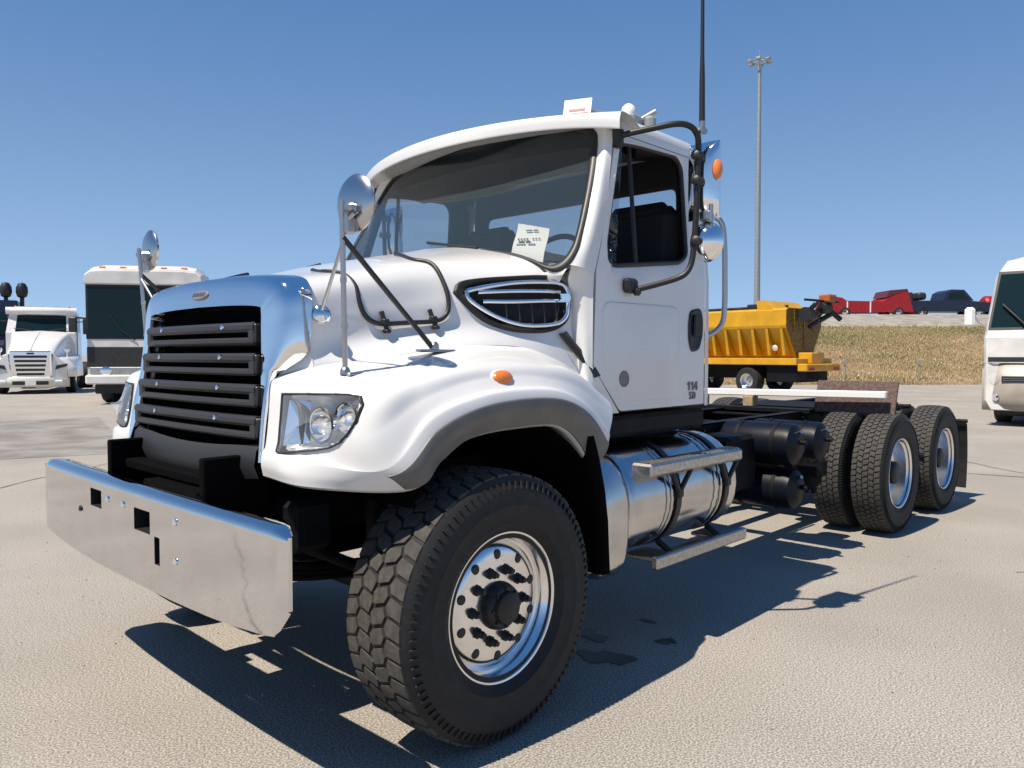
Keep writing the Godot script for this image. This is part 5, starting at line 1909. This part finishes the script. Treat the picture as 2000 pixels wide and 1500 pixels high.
func spreader() -> void:
	# rear at local z = 0, front towards +z
	var t := thing("spreader_truck", "yellow hopper spreader truck parked behind the cab of the white chassis truck", "truck", Vector3(-9.0, 0, -27.2), deg_to_rad(-97.0))
	var st := new_st()
	var sec := func(z: float, f: float) -> PackedVector3Array:
		var r := PackedVector3Array()
		for v in [Vector2(-0.5, 1.42), Vector2(-1.22, 2.55), Vector2(-1.25, 2.65), Vector2(-1.25, 3.22), Vector2(-1.10, 3.30), Vector2(1.10, 3.30), Vector2(1.25, 3.22), Vector2(1.25, 2.65), Vector2(1.22, 2.55), Vector2(0.5, 1.42)]:
			r.append(Vector3(v.x, lerpf(1.42, v.y, f), z))
		return r
	body_loft(st, [sec.call(0.10, 1.0), sec.call(5.6, 1.0)])
	var hop := obj("hopper", st, M.yellow, t)
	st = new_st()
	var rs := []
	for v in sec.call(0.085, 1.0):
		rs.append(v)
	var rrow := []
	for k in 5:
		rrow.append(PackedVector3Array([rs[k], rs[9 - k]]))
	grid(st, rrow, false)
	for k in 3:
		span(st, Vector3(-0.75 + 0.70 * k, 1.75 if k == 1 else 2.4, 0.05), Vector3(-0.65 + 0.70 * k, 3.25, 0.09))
	obj("rear_sheet", st, M.yellow_shade_dirt, hop)  # hopper's rear face, overlaid in the yellow that carries its shade
	for k in 9:
		for s in [-1.0, 1.0]:
			st = new_st()
			var z := 0.3 + 0.62 * k
			var a := Vector3(1.24 * s, 2.55, z)
			var b := Vector3(0.62 * s, 1.52, z)
			quad(st, a + Vector3(0, 0, -0.06), a + Vector3(0, 0, 0.06), b + Vector3(0, 0, 0.06), b + Vector3(0, 0, -0.06))
			quad(st, a + Vector3(0.03 * s, -0.02, -0.06), a + Vector3(0.03 * s, -0.02, 0.06), b + Vector3(0.42 * s, 0.0, 0.06), b + Vector3(0.42 * s, 0.0, -0.06))
			tri(st, a + Vector3(0.03 * s, -0.02, 0.06), b + Vector3(0.42 * s, 0, 0.06), b + Vector3(0, 0, 0.06))
			tri(st, a + Vector3(0.03 * s, -0.02, -0.06), b + Vector3(0.42 * s, 0, -0.06), b + Vector3(0, 0, -0.06))
			obj("hopper_rib", st, M.yellow, hop)
	st = new_st()
	prism(st, PackedVector2Array([Vector2(0.0, 3.25), Vector2(-0.35, 3.62), Vector2(-0.70, 3.62), Vector2(-0.66, 3.24), Vector2(0.0, 3.2)]), Transform3D(Basis(Vector3(0, 0, -1), Vector3.UP, Vector3(1, 0, 0)), Vector3(-1.2, 0, 0.7)), 2.4)
	obj("head_sheet", st, M.yellow, hop)
	st = new_st()
	for k in 8:
		rod(st, Vector3(-1.1, 3.34, 0.9 + 0.6 * k), Vector3(1.1, 3.34, 0.9 + 0.6 * k), 0.05, 8)
	rod(st, Vector3(0, 3.42, 0.8), Vector3(0, 3.42, 5.4), 0.07, 8)
	box(st, Vector3(0.3, 3.42, 1.9), Vector3(0.9, 0.22, 0.5), 0.04)
	obj("top_screen", st, M.black, hop)
	st = new_st()
	span(st, Vector3(-1.28, 1.15, -0.35), Vector3(1.28, 1.40, 5.8), 0.02)
	obj("deck_rail", st, M.yellow, t)
	st = new_st()
	span(st, Vector3(-1.22, 0.92, -0.75), Vector3(1.22, 1.20, -0.36), 0.03)
	span(st, Vector3(-0.45, 1.2, -0.5), Vector3(0.45, 1.62, 0.08), 0.03)
	obj("rear_frame", st, M.yellow, t)
	st = new_st()
	box(st, Vector3(-0.45, 3.32, -0.50), Vector3(0.7, 0.40, 0.40), 0.12)
	rod(st, Vector3(-0.9, 3.1, -0.5), Vector3(0.3, 2.6, -0.3), 0.10, 10)
	rod(st, Vector3(0.4, 2.9, -0.2), Vector3(-0.8, 3.6, -0.6), 0.09, 10)
	rod(st, Vector3(-0.9, 3.2, -0.5), Vector3(-1.25, 2.9, -0.7), 0.10, 10)
	lathe(st, [Vector2(0, 0), Vector2(0.0, 0.28), Vector2(0.3, 0.28), Vector2(0.3, 0)], axis(Vector3(0.35, 3.05, -0.3), Vector3(1, 0, 0)), 20)
	for k in 5:
		rod(st, Vector3(-0.7 + 0.3 * k, 3.0, -0.1), Vector3(-0.55 + 0.28 * k, 3.45 + 0.08 * (k % 2), -0.65), 0.05, 8)
	rod(st, Vector3(-0.9, 3.55, -0.8), Vector3(0.5, 3.62, -0.2), 0.045, 8)
	obj("drive_unit", st, M.black, t)
	st = new_st()
	box(st, Vector3(-0.55, 3.68, -0.55), Vector3(0.55, 0.30, 0.45), 0.04)
	obj("motor_cover", st, mat(Color(0.36, 0.10, 0.02), 0.5), t)
	st = new_st()
	lathe(st, [Vector2(0, 0.12), Vector2(0.03, 0.11), Vector2(0.05, 0.0)], axis(Vector3(0.92, 1.80, 0.75), Vector3(1, -0.3, 0)), 16)
	obj("round_lamp", st, M.white_plastic, t)
	for s in [-1.0, 1.0]:
		st = new_st()
		box(st, Vector3(0.9 * s, 1.02, -0.77), Vector3(0.30, 0.12, 0.04), 0.01)
		obj("tail_lamp", st, M.red, t)
		wheel_simple(t, Vector3(1.05 * s, 0.52, 1.75), 0.52, 0.5, s)
		wheel_simple(t, Vector3(1.05 * s, 0.52, 5.1), 0.52, 0.5, s)
	st = new_st()
	span(st, Vector3(-1.1, 0.5, -0.3), Vector3(1.1, 1.14, 1.0), 0.03)
	span(st, Vector3(-0.5, 0.6, -0.3), Vector3(0.5, 1.14, 8.0))
	obj("chassis", st, M.frame, t)
	st = new_st()
	box(st, Vector3(0, 2.0, 7.0), Vector3(2.3, 2.0, 1.7), 0.2)
	obj("cab", st, M.yellow, t)

func hill_vehicles(y: float) -> void:
	# broadside on the terrace: a red flat machine, a navy pickup, part of another red one
	var t := thing("red_bed_truck", "long low red truck body on the terrace, left of the navy pickup", "truck", Vector3(-19.2, y, -63.3), deg_to_rad(133.5))
	t.scale = Vector3.ONE * 1.18
	var st := new_st()
	prism(st, PackedVector2Array([Vector2(-3.1, 0.35), Vector2(-3.2, 1.15), Vector2(-2.9, 1.45), Vector2(-2.2, 1.35), Vector2(-1.9, 1.15), Vector2(0.6, 1.10), Vector2(0.9, 1.35), Vector2(2.0, 1.75), Vector2(2.25, 1.75), Vector2(2.35, 1.25), Vector2(2.6, 0.4)]), Transform3D(Basis(Vector3(0, 0, 1), Vector3.UP, Vector3(-1, 0, 0)), Vector3(1.1, 0, 0)), 2.2)
	obj("body", st, M.red, t)
	st = new_st()
	prism(st, PackedVector2Array([Vector2(0.8, 1.38), Vector2(1.0, 1.85), Vector2(2.2, 1.95), Vector2(2.35, 1.60), Vector2(1.9, 1.72)]), Transform3D(Basis(Vector3(0, 0, 1), Vector3.UP, Vector3(-1, 0, 0)), Vector3(1.0, 0, 0)), 2.0)
	obj("cab", st, mat(Color(0.10, 0.02, 0.025), 0.4), t)
	st = new_st()
	prism(st, PackedVector2Array([Vector2(2.4, 0.3), Vector2(2.4, 1.3), Vector2(3.3, 0.75), Vector2(3.6, 0.35)]), Transform3D(Basis(Vector3(0, 0, 1), Vector3.UP, Vector3(-1, 0, 0)), Vector3(0.9, 0, 0)), 1.8)
	obj("nose", st, M.red, t)
	for z in [-0.35, -1.9]:
		for s in [-1.0, 1.0]:
			st = new_st()
			box(st, Vector3(1.11 * s, 0.725, z + 0.04), Vector3(0.02, 0.75, 0.08))
			obj("side_post", st, M.white_plastic, t)
	for s in [-1.0, 1.0]:
		for z in [-2.0, 1.6]:
			wheel_simple(t, Vector3(1.0 * s, 0.36, z), 0.36, 0.25, s)
	t = thing("pickup_truck", "dark navy pickup truck on the terrace, right of the long red truck body", "pickup truck", Vector3(-14.8, y, -67.5), deg_to_rad(133.5))
	t.scale = Vector3.ONE * 1.18
	st = new_st()
	prism(st, PackedVector2Array([Vector2(-3.0, 0.45), Vector2(-3.0, 1.15), Vector2(0.0, 1.18), Vector2(1.4, 1.15), Vector2(2.75, 1.02), Vector2(2.95, 0.75), Vector2(2.9, 0.42)]), Transform3D(Basis(Vector3(0, 0, 1), Vector3.UP, Vector3(-1, 0, 0)), Vector3(0.98, 0, 0)), 1.96)
	obj("body", st, M.navy, t)
	st = new_st()
	prism(st, PackedVector2Array([Vector2(-0.45, 1.18), Vector2(-0.25, 1.75), Vector2(0.1, 1.92), Vector2(0.95, 1.90), Vector2(1.6, 1.18)]), Transform3D(Basis(Vector3(0, 0, 1), Vector3.UP, Vector3(-1, 0, 0)), Vector3(0.88, 0, 0)), 1.76)
	obj("cab", st, M.navy, t)
	for s in [-1.0, 1.0]:
		st = new_st()
		prism(st, PackedVector2Array([Vector2(-0.15, 1.24), Vector2(-0.05, 1.68), Vector2(0.85, 1.78), Vector2(1.3, 1.26)]), Transform3D(Basis(Vector3(0, 0, 1), Vector3.UP, Vector3(-1, 0, 0)), Vector3(0.882 * s + 0.004, 0, 0)), 0.008)
		obj("side_window", st, M.dark_glass, t)
		for z in [-1.9, 1.95]:
			wheel_simple(t, Vector3(0.86 * s, 0.40, z), 0.40, 0.26, s)
	st = new_st()
	box(st, Vector3(0, 1.45, -2.55), Vector3(1.5, 0.6, 0.25), 0.06)
	box(st, Vector3(0, 1.50, -1.7), Vector3(1.2, 0.5, 0.6), 0.12)
	obj("bed_load", st, M.plastic, t)
	t = thing("red_tank_trailer", "rounded red tank at the edge of the terrace, just left of the right-hand motorhome", "trailer", Vector3(-11.6, y, -70.2), deg_to_rad(133.5))
	t.scale = Vector3.ONE * 1.18
	st = new_st()
	lathe(st, [Vector2(-1.0, 0), Vector2(-0.95, 0.45), Vector2(-0.8, 0.58), Vector2(0.8, 0.58), Vector2(0.95, 0.45), Vector2(1.0, 0)], axis(Vector3(0, 0.95, 0), Vector3(0, 0, 1)), 20)
	obj("tank", st, M.red, t)
	st = new_st()
	span(st, Vector3(-0.6, 0.25, -1.0), Vector3(0.6, 0.42, 1.0))
	obj("chassis", st, M.frame, t)
	for s in [-1.0, 1.0]:
		wheel_simple(t, Vector3(0.7 * s, 0.33, 0.0), 0.33, 0.22, s)

# ------------------------------------------------------------------ ground, bank, pole
const DH := Vector3(-0.6891, 0, -0.7247)
const RH := Vector3(0.7247, 0, -0.6891)
const EYE := Vector3(3.377, 1.531, 2.187)

func bank_height(d: float) -> float:
	# height of the ground by distance behind the lot: flat, grass bank, gravel shoulder, terrace
	if d < 40.0:
		return 0.0
	if d < 52.5:
		var f := (d - 40.0) / 12.5
		return 3.40 * (f * f * (3.0 - 2.0 * f) * 0.25 + f * 0.75)
	if d < 61.0:
		return 3.40 + 1.30 * (d - 52.5) / 8.5
	return 4.70 - minf(0.35, (d - 61.0) * 0.175)

func bank(r: float, d: float, up := 0.0) -> Vector3:
	var edge := clampf((r + 16.0) / 7.0, 0.0, 1.0)
	edge = edge * edge * (3.0 - 2.0 * edge)
	var p := Vector3(EYE.x, 0, EYE.z) + DH * d + RH * r
	p.y = bank_height(d) * edge + up
	return p

func textured(base_lo: Color, base_hi: Color, seed_: int, fine_f: float, metres: float, big_lo: float, big_metres: float, rough: float, relief: float) -> StandardMaterial3D:
	var m := mat(Color.WHITE, rough)
	var n := noise(fine_f, seed_, 1024, base_lo.linear_to_srgb(), base_hi.linear_to_srgb(), 5, 0.30)
	m.albedo_texture = n
	m.uv1_scale = Vector3.ONE / metres
	m.detail_enabled = true
	m.detail_blend_mode = BaseMaterial3D.BLEND_MODE_MUL
	m.detail_uv_layer = BaseMaterial3D.DETAIL_UV_2
	var d := noise(0.008, seed_ + 1, 1024, Color(big_lo, big_lo, big_lo * 0.99), Color.WHITE, 6, 0.2)
	m.detail_albedo = d
	m.uv2_scale = Vector3.ONE / big_metres
	if relief > 0.0:
		m.heightmap_enabled = true
		m.heightmap_texture = n
		m.heightmap_scale = relief
	return m

func sheet(called: String, pts: Array, m: Material, uvturn := 0.0) -> MeshInstance3D:
	# pts: rows of points; uv1 and uv2 are metres on the ground
	var st := new_st()
	for i in pts.size() - 1:
		for j in pts[i].size() - 1:
			for q in [[i, j], [i, j + 1], [i + 1, j + 1], [i, j], [i + 1, j + 1], [i + 1, j]]:
				var v: Vector3 = pts[q[0]][q[1]]
				var g := Vector2(v.x, v.z).rotated(uvturn)
				st.set_uv(g)
				st.set_uv2(g)
				st.set_smooth_group(0)
				st.add_vertex(v)
	st.generate_normals()
	st.index()
	var o := put(called, st.commit(), m)
	o.set_meta("kind", "structure")
	return o

func surroundings() -> void:
	var asphalt := textured(Color(0.185, 0.169, 0.149), Color(0.450, 0.413, 0.367), 31, 0.10, 1.3, 0.93, 17.0, 0.9, 0.10)
	var rows := []
	for x in [-1500.0, -300.0, -60.0, -20.0, 0.0, 20.0, 60.0, 300.0, 1500.0]:
		var r := PackedVector3Array()
		for z in [-1500.0, -300.0, -60.0, -20.0, 0.0, 20.0, 60.0, 300.0, 1500.0]:
			r.append(Vector3(x, 0, z))
		rows.append(r)
	sheet("ground", rows, asphalt, 0.37)
	# a darker resurfaced strip and repairs
	var patchm := textured(Color(0.19, 0.178, 0.16), Color(0.33, 0.31, 0.285), 41, 0.05, 0.9, 0.8, 9.0, 0.9, 0.2)
	for q in [[-18.0, -1.5, -10.2, 0.2, -9.3, -2.5, -17.0, -4.6]]:
		var p := []
		for k in 4:
			p.append(Vector3(q[k * 2], 0.004, q[k * 2 + 1]))
		sheet("asphalt_patch", [PackedVector3Array([p[0], p[1]]), PackedVector3Array([p[3], p[2]])], patchm)
	# hairline cracks in the asphalt
	rng.seed = 5
	var crackm := mat(Color(0.13, 0.115, 0.095), 0.95)
	for q in [[Vector2(0.6, 1.25), Vector2(-3.5, 3.2), 0.008], [Vector2(4.5, -6.5), Vector2(-1.5, -12.5), 0.03], [Vector2(2.2, -4.2), Vector2(5.8, -8.2), 0.010], [Vector2(-2.2, -8.8), Vector2(6.0, -9.6), 0.04], [Vector2(1.6, 0.9), Vector2(3.0, -1.0), 0.006], [Vector2(-14.0, -9.0), Vector2(-6.0, 1.5), 0.03]]:
		var a := PackedVector3Array()
		var b := PackedVector3Array()
		var n := 40
		var off := 0.0
		for k in n + 1:
			var f := float(k) / n
			var c: Vector2 = q[0].lerp(q[1], f)
			var dr: Vector2 = (q[1] - q[0]).normalized()
			off += rng.randf_range(-1, 1) * 0.035 * q[0].distance_to(q[1]) / 6.0
			c += dr.orthogonal() * off
			var w: float = q[2] * rng.randf_range(0.15, 0.6)
			a.append(Vector3(c.x + dr.y * w, 0.004, c.y - dr.x * w))
			b.append(Vector3(c.x - dr.y * w, 0.004, c.y + dr.x * w))
		sheet("asphalt_crack", [a, b], crackm)
	# oil spots under the engine
	var oil := mat(Color(0.05, 0.045, 0.04), 0.5)
	for q in [[1.05, -0.95, 0.16], [0.80, -1.15, 0.12], [1.15, -1.35, 0.07], [0.55, -0.85, 0.10], [0.9, -1.55, 0.05], [3.0, -4.4, 0.06], [1.8, 0.35, 0.03]]:
		var rws := [PackedVector3Array(), PackedVector3Array()]
		for k in 25:
			var a := TAU * (k % 24) / 24.0
			var rr: float = q[2] * (0.8 + 0.25 * sin(a * 2.0 + q[0] * 9.0) + 0.15 * sin(a * 5.0 + q[1] * 7.0))
			rws[0].append(Vector3(q[0], 0.004, q[1]))
			rws[1].append(Vector3(q[0] + rr * cos(a), 0.004, q[1] + rr * 0.7 * sin(a)))
		sheet("oil_stain", rws, oil)
	# grass bank, gravel shoulder and terrace
	var soil := textured(Color(0.30, 0.235, 0.14), Color(0.46, 0.37, 0.245), 51, 0.03, 2.0, 0.7, 13.0, 0.95, 0.0)
	rows = []
	for k in 27:
		var r := PackedVector3Array()
		for i in 45:
			r.append(bank(-16.0 + 3.0 * i, 39.6 + 0.5 * k, 0.0 if k else -0.05))
		rows.append(r)
	sheet("grass_bank", rows, soil)
	var gravel := textured(Color(0.26, 0.24, 0.20), Color(0.42, 0.39, 0.34), 61, 0.06, 1.5, 0.8, 11.0, 0.95, 0.0)
	rows = []
	for d in [52.6, 55.0, 58.0, 61.0, 66.0, 90.0, 160.0]:
		var r := PackedVector3Array()
		for i in 45:
			r.append(bank(-16.0 + 3.0 * i, d))
		rows.append(r)
	sheet("gravel_terrace", rows, gravel)
	dry_grass()
	grit()
	light_pole()
	for q in [[17.4, 0], [21.3, 1]]:
		var p := bank(q[0], 40.6)
		var t := thing("marker_post", ["short pale marker post at the foot of the grass bank, nearer the yellow spreader", "short pale marker post at the foot of the grass bank, nearer the right-hand motorhome"][q[1]], "marker post", p, 0.0, "marker posts along the grass bank")
		var st := new_st()
		rod(st, Vector3(0, 0, 0), Vector3(0, 1.0, 0), 0.05, 8)
		obj("post", st, M.rv_tan, t)
		st = new_st()
		lathe(st, [Vector2(-0.03, 0.0), Vector2(-0.02, 0.14), Vector2(0.02, 0.14), Vector2(0.03, 0.0)], axis(Vector3(0, 1.02, 0.06), -DH), 20)
		obj("reflector", st, M.rv_tan, t)

func dry_grass() -> void:
	rng.seed = 77
	var st := new_st()
	for k in 9:
		var a := TAU * k / 9.0 + 0.3 * (k % 3)
		var r := 0.05 + 0.05 * (k % 2)
		var b := Vector3(cos(a) * r, 0, sin(a) * r)
		var w := Vector3(-sin(a), 0, cos(a)) * 0.022
		var h := 0.34 + 0.10 * (k % 4)
		var tip := b + Vector3(cos(a) * 0.18, h, sin(a) * 0.18)
		var m := b + Vector3(cos(a) * 0.05, h * 0.6, sin(a) * 0.05)
		tri(st, b - w, b + w, m + w * 0.7)
		tri(st, b - w, m + w * 0.7, m - w * 0.7)
		tri(st, m - w * 0.7, m + w * 0.7, tip)
	var mesh := finish(st)
	var gm := mat(Color(1, 1, 1), 0.9)
	gm.vertex_color_use_as_albedo = true
	gm.backlight_enabled = true
	gm.backlight = Color(0.25, 0.22, 0.12)
	var mm := MultiMesh.new()
	mm.transform_format = MultiMesh.TRANSFORM_3D
	mm.use_colors = true
	mm.mesh = mesh
	mm.instance_count = 90000
	var fn := FastNoiseLite.new()
	fn.seed = 9
	fn.frequency = 0.09
	for i in 90000:
		var r := rng.randf_range(-9.0, 62.0)
		var d := rng.randf_range(39.8, 52.4)
		var p := bank(r, d)
		var f := (d - 40.0) / 12.5
		var nz := fn.get_noise_2d(r * 1.0, d * 2.5)
		var green := clampf(smoothstep(0.35, 1.0, f) * 0.9 + nz * 0.9 + rng.randf_range(-0.25, 0.25), 0.0, 1.0)
		var c := Color(0.56, 0.44, 0.27).lerp(Color(0.36, 0.345, 0.165), green)
		if rng.randf() < 0.10:
			c = Color(0.45, 0.27, 0.16)
		c = c * rng.randf_range(0.88, 1.14)
		c.a = 1.0
		var s := rng.randf_range(0.20, 0.40) * (1.0 + 0.4 * nz)
		if rng.randf() < 0.012 and (f < 0.1 or f > 0.85):
			s *= 2.2
		mm.set_instance_transform(i, Transform3D(Basis(Vector3.UP, rng.randf() * TAU).scaled(Vector3(s * 1.3, s, s * 1.3)), p))
		mm.set_instance_color(i, c)
	var o := MultiMeshInstance3D.new()
	o.name = "dry_grass"
	o.multimesh = mm
	o.material_override = gm
	add_child(o, true)
	tag(o, "dry yellow and green grass growing on the bank behind the lot", "grass")
	o.set_meta("kind", "stuff")

func grit() -> void:
	rng.seed = 91
	var st := new_st()
	lathe(st, [Vector2(-0.5, 0.0), Vector2(-0.3, 0.6), Vector2(0.3, 0.7), Vector2(0.55, 0.0)], Transform3D(), 5)
	var mm := MultiMesh.new()
	mm.transform_format = MultiMesh.TRANSFORM_3D
	mm.use_colors = true
	mm.mesh = finish(st)
	mm.instance_count = 5000
	for i in 5000:
		var p := Vector3(rng.randf_range(-9.0, 4.6), 0.002, rng.randf_range(-11.0, 4.5))
		var sc := 0.0035 + 0.006 * pow(rng.randf(), 3.0)
		mm.set_instance_transform(i, Transform3D(Basis.from_euler(Vector3(rng.randf() * 0.5, rng.randf() * TAU, rng.randf() * 0.5)).scaled(Vector3(sc, sc * 0.7, sc)), p))
		var v := rng.randf_range(0.12, 0.5)
		mm.set_instance_color(i, Color(v, v * 0.92, v * 0.8))
	var m := mat(Color.WHITE, 0.9)
	m.vertex_color_use_as_albedo = true
	var o := MultiMeshInstance3D.new()
	o.name = "loose_grit"
	o.multimesh = mm
	o.material_override = m
	add_child(o, true)
	tag(o, "loose grit and pebbles scattered over the asphalt of the lot", "grit")
	o.set_meta("kind", "stuff")

func light_pole() -> void:
	var p := bank(25.15, 80.0)
	var t := thing("light_pole", "tall thin galvanised light mast with a round lamp crown rising behind the spreader", "light pole", p)
	var st := new_st()
	var top := 31.8 - p.y
	lathe(st, [Vector2(0, 0.42), Vector2(0.3, 0.40), Vector2(0.32, 0.33), Vector2(top - 1.0, 0.17), Vector2(top, 0.16), Vector2(top + 0.1, 0.0)], axis(Vector3.ZERO, Vector3.UP), 16)
	obj("mast", st, M.galv, t)
	st = new_st()
	var ring := PackedVector3Array()
	for k in 25:
		ring.append(Vector3(0.75 * cos(TAU * k / 24.0), top - 0.5, 0.75 * sin(TAU * k / 24.0)))
	tube(st, ring, 0.07, 8)
	for k in 4:
		var a := TAU * k / 4.0
		rod(st, Vector3(0, top - 0.4, 0), Vector3(0.75 * cos(a), top - 0.5, 0.75 * sin(a)), 0.05, 6)
	rod(st, Vector3(0, top, 0), Vector3(0, top + 0.7, 0), 0.04, 6)
	var cr_ := obj("lamp_ring", st, M.galv, t)
	for k in 6:
		var a := TAU * k / 6.0 + 0.2
		st = new_st()
		box(st, Vector3(1.0 * cos(a), top - 0.55, 1.0 * sin(a)), Vector3(0.5, 0.30, 0.5), 0.08, Basis(Vector3.UP, -a))
		obj("floodlight", st, M.galv, cr_)

# ------------------------------------------------------------------ things lying on the truck
func loose_things() -> void:
	var st := new_st()
	box(st, Vector3.ZERO, Vector3(0.155, 0.105, 0.004))
	var o := obj("price_card", st, M.paper)
	o.transform = Transform3D(Basis(Vector3.UP, 0.35) * Basis(Vector3.RIGHT, -0.25) * Basis(Vector3.FORWARD, 0.02), Vector3(0.735, 2.848, -1.10))
	tag(o, "white card standing on the cab roof above the windshield", "card")
	st = new_st()
	box(st, Vector3(0.0, -0.012, 0.0032), Vector3(0.09, 0.014, 0.002))
	box(st, Vector3(0.01, -0.034, 0.0032), Vector3(0.11, 0.010, 0.002))
	obj("print", st, mat(Color(0.45, 0.25, 0.25), 0.7), o)
	st = new_st()
	var rows := []
	for k in 7:
		var r := PackedVector3Array()
		for j in 5:
			var x := lerpf(0.595, 0.800, j / 4.0) + 0.006 * k
			var y := lerpf(2.215, 2.035, k / 6.0) - 0.012 * j
			r.append(Vector3(x, y, wz(x, y) - 0.018 - 0.004 * sin(k * 1.1)))
		rows.append(r)
	grid(st, rows)
	var pp := obj("window_sheet", st, M.paper)
	tag(pp, "white printed sheet of paper inside the truck's windshield above the dashboard", "paper")
	st = new_st()
	for q in [[2.13, 0.62, 0.78], [2.115, 0.64, 0.72], [2.10, 0.63, 0.76], [2.175, 0.66, 0.74]]:
		for k in 9:
			if (k * 7 + int(q[0] * 1000)) % 5 == 0:
				continue
			var x: float = lerpf(q[1], q[2], k / 9.0)
			var y: float = q[0] - 0.058 * (x - 0.6)
			quad(st, Vector3(x, y, wz(x, y) - 0.012), Vector3(x + 0.012, y - 0.001, wz(x, y) - 0.012), Vector3(x + 0.012, y - 0.008, wz(x, y - 0.007) - 0.012), Vector3(x, y - 0.007, wz(x, y - 0.007) - 0.012))
	obj("print", st, M.ink, pp)
	# white bar laid across the frame on two blocks, brown panel leaning behind it
	st = new_st()
	box(st, Vector3.ZERO, Vector3(2.30, 0.062, 0.07), 0.008)
	o = obj("white_bar", st, M.white_plastic)
	o.transform = Transform3D(Basis(Vector3.BACK, 0.012) * Basis(Vector3.UP, 0.02), Vector3(-0.02, 1.175, -4.80))
	tag(o, "long white bar lying across the truck frame behind the cab", "bar")
	for q in [[-0.10, 1.092, -4.80, "small wooden block under the middle of the white bar"], [-0.62, 1.092, -4.80, "small wooden block under the white bar, close behind the cab"]]:
		st = new_st()
		box(st, Vector3.ZERO, Vector3(0.10, 0.10, 0.12), 0.006)
		o = obj("wooden_block", st, M.wood)
		o.position = Vector3(q[0], q[1], q[2])
		tag(o, q[3], "block", "wooden blocks under the white bar")
	st = new_st()
	span(st, Vector3(-0.9, 0.995, -4.86), Vector3(0.5, 1.04, -4.74), 0.006)
	o = obj("cross_beam", st, M.frame)
	tag(o, "black cross beam on the frame rails carrying the wooden blocks", "beam")
	st = new_st()
	box(st, Vector3.ZERO, Vector3(0.70, 0.30, 0.022), 0.004)
	o = obj("brown_panel", st, M.rust)
	o.transform = Transform3D(Basis(Vector3.RIGHT, -0.35), Vector3(0.83, 1.155, -4.93))
	tag(o, "rusty brown panel leaning behind the right end of the white bar, above the rear wheels", "panel")

# ------------------------------------------------------------------ everything
func _ready() -> void:
	var cam := Camera3D.new()
	cam.position = EYE
	cam.rotation = Vector3(deg_to_rad(-2.142), deg_to_rad(43.547), 0.0)
	cam.fov = 52.6
	cam.near = 0.05
	cam.far = 4000.0
	add_child(cam)
	cam.current = true
	var env := Environment.new()
	env.background_mode = Environment.BG_SKY
	var sky := Sky.new()
	var ps := ProceduralSkyMaterial.new()
	ps.sky_top_color = Color(0.215, 0.375, 0.575)
	ps.sky_horizon_color = Color(0.58, 0.70, 0.82)
	ps.sky_curve = 0.16
	ps.ground_bottom_color = Color(0.46, 0.43, 0.38)
	ps.ground_horizon_color = Color(0.60, 0.70, 0.80)
	ps.sun_angle_max = 0.01
	sky.sky_material = ps
	env.sky = sky
	env.tonemap_mode = Environment.TONE_MAPPER_LINEAR
	env.tonemap_exposure = 1.48
	env.sdfgi_enabled = true
	env.ssao_enabled = true
	env.ssil_enabled = true
	var we := WorldEnvironment.new()
	we.environment = env
	add_child(we)
	var sun := DirectionalLight3D.new()
	sun.light_energy = 1.48
	sun.light_color = Color(1.0, 0.955, 0.89)
	sun.light_angular_distance = 0.5
	sun.shadow_enabled = true
	add_child(sun)
	sun.look_at_from_position(Vector3.ZERO, Vector3(0.10, -1.0, -0.54), Vector3.UP)
	materials()
	shared_wheel_meshes()
	surroundings()
	var truck := thing("chassis_truck", "big white day-cab chassis truck with chrome bumper in the foreground", "truck")
	hood(truck)
	grille(truck)
	for s in [1.0, -1.0]:
		headlight(truck, s)
		fender_mirror(truck, s)
	bumper(truck)
	cab(truck)
	chassis(truck)
	for s in [1.0, -1.0]:
		front_wheel(truck, s)
		dual_wheel(truck, s, -4.95)
		dual_wheel(truck, s, -6.291)
	loose_things()
	far_motorhome()
	far_day_cab()
	far_dark_truck()
	right_motorhome()
	spreader()
	hill_vehicles(bank(30.0, 63.0).y + 0.12)
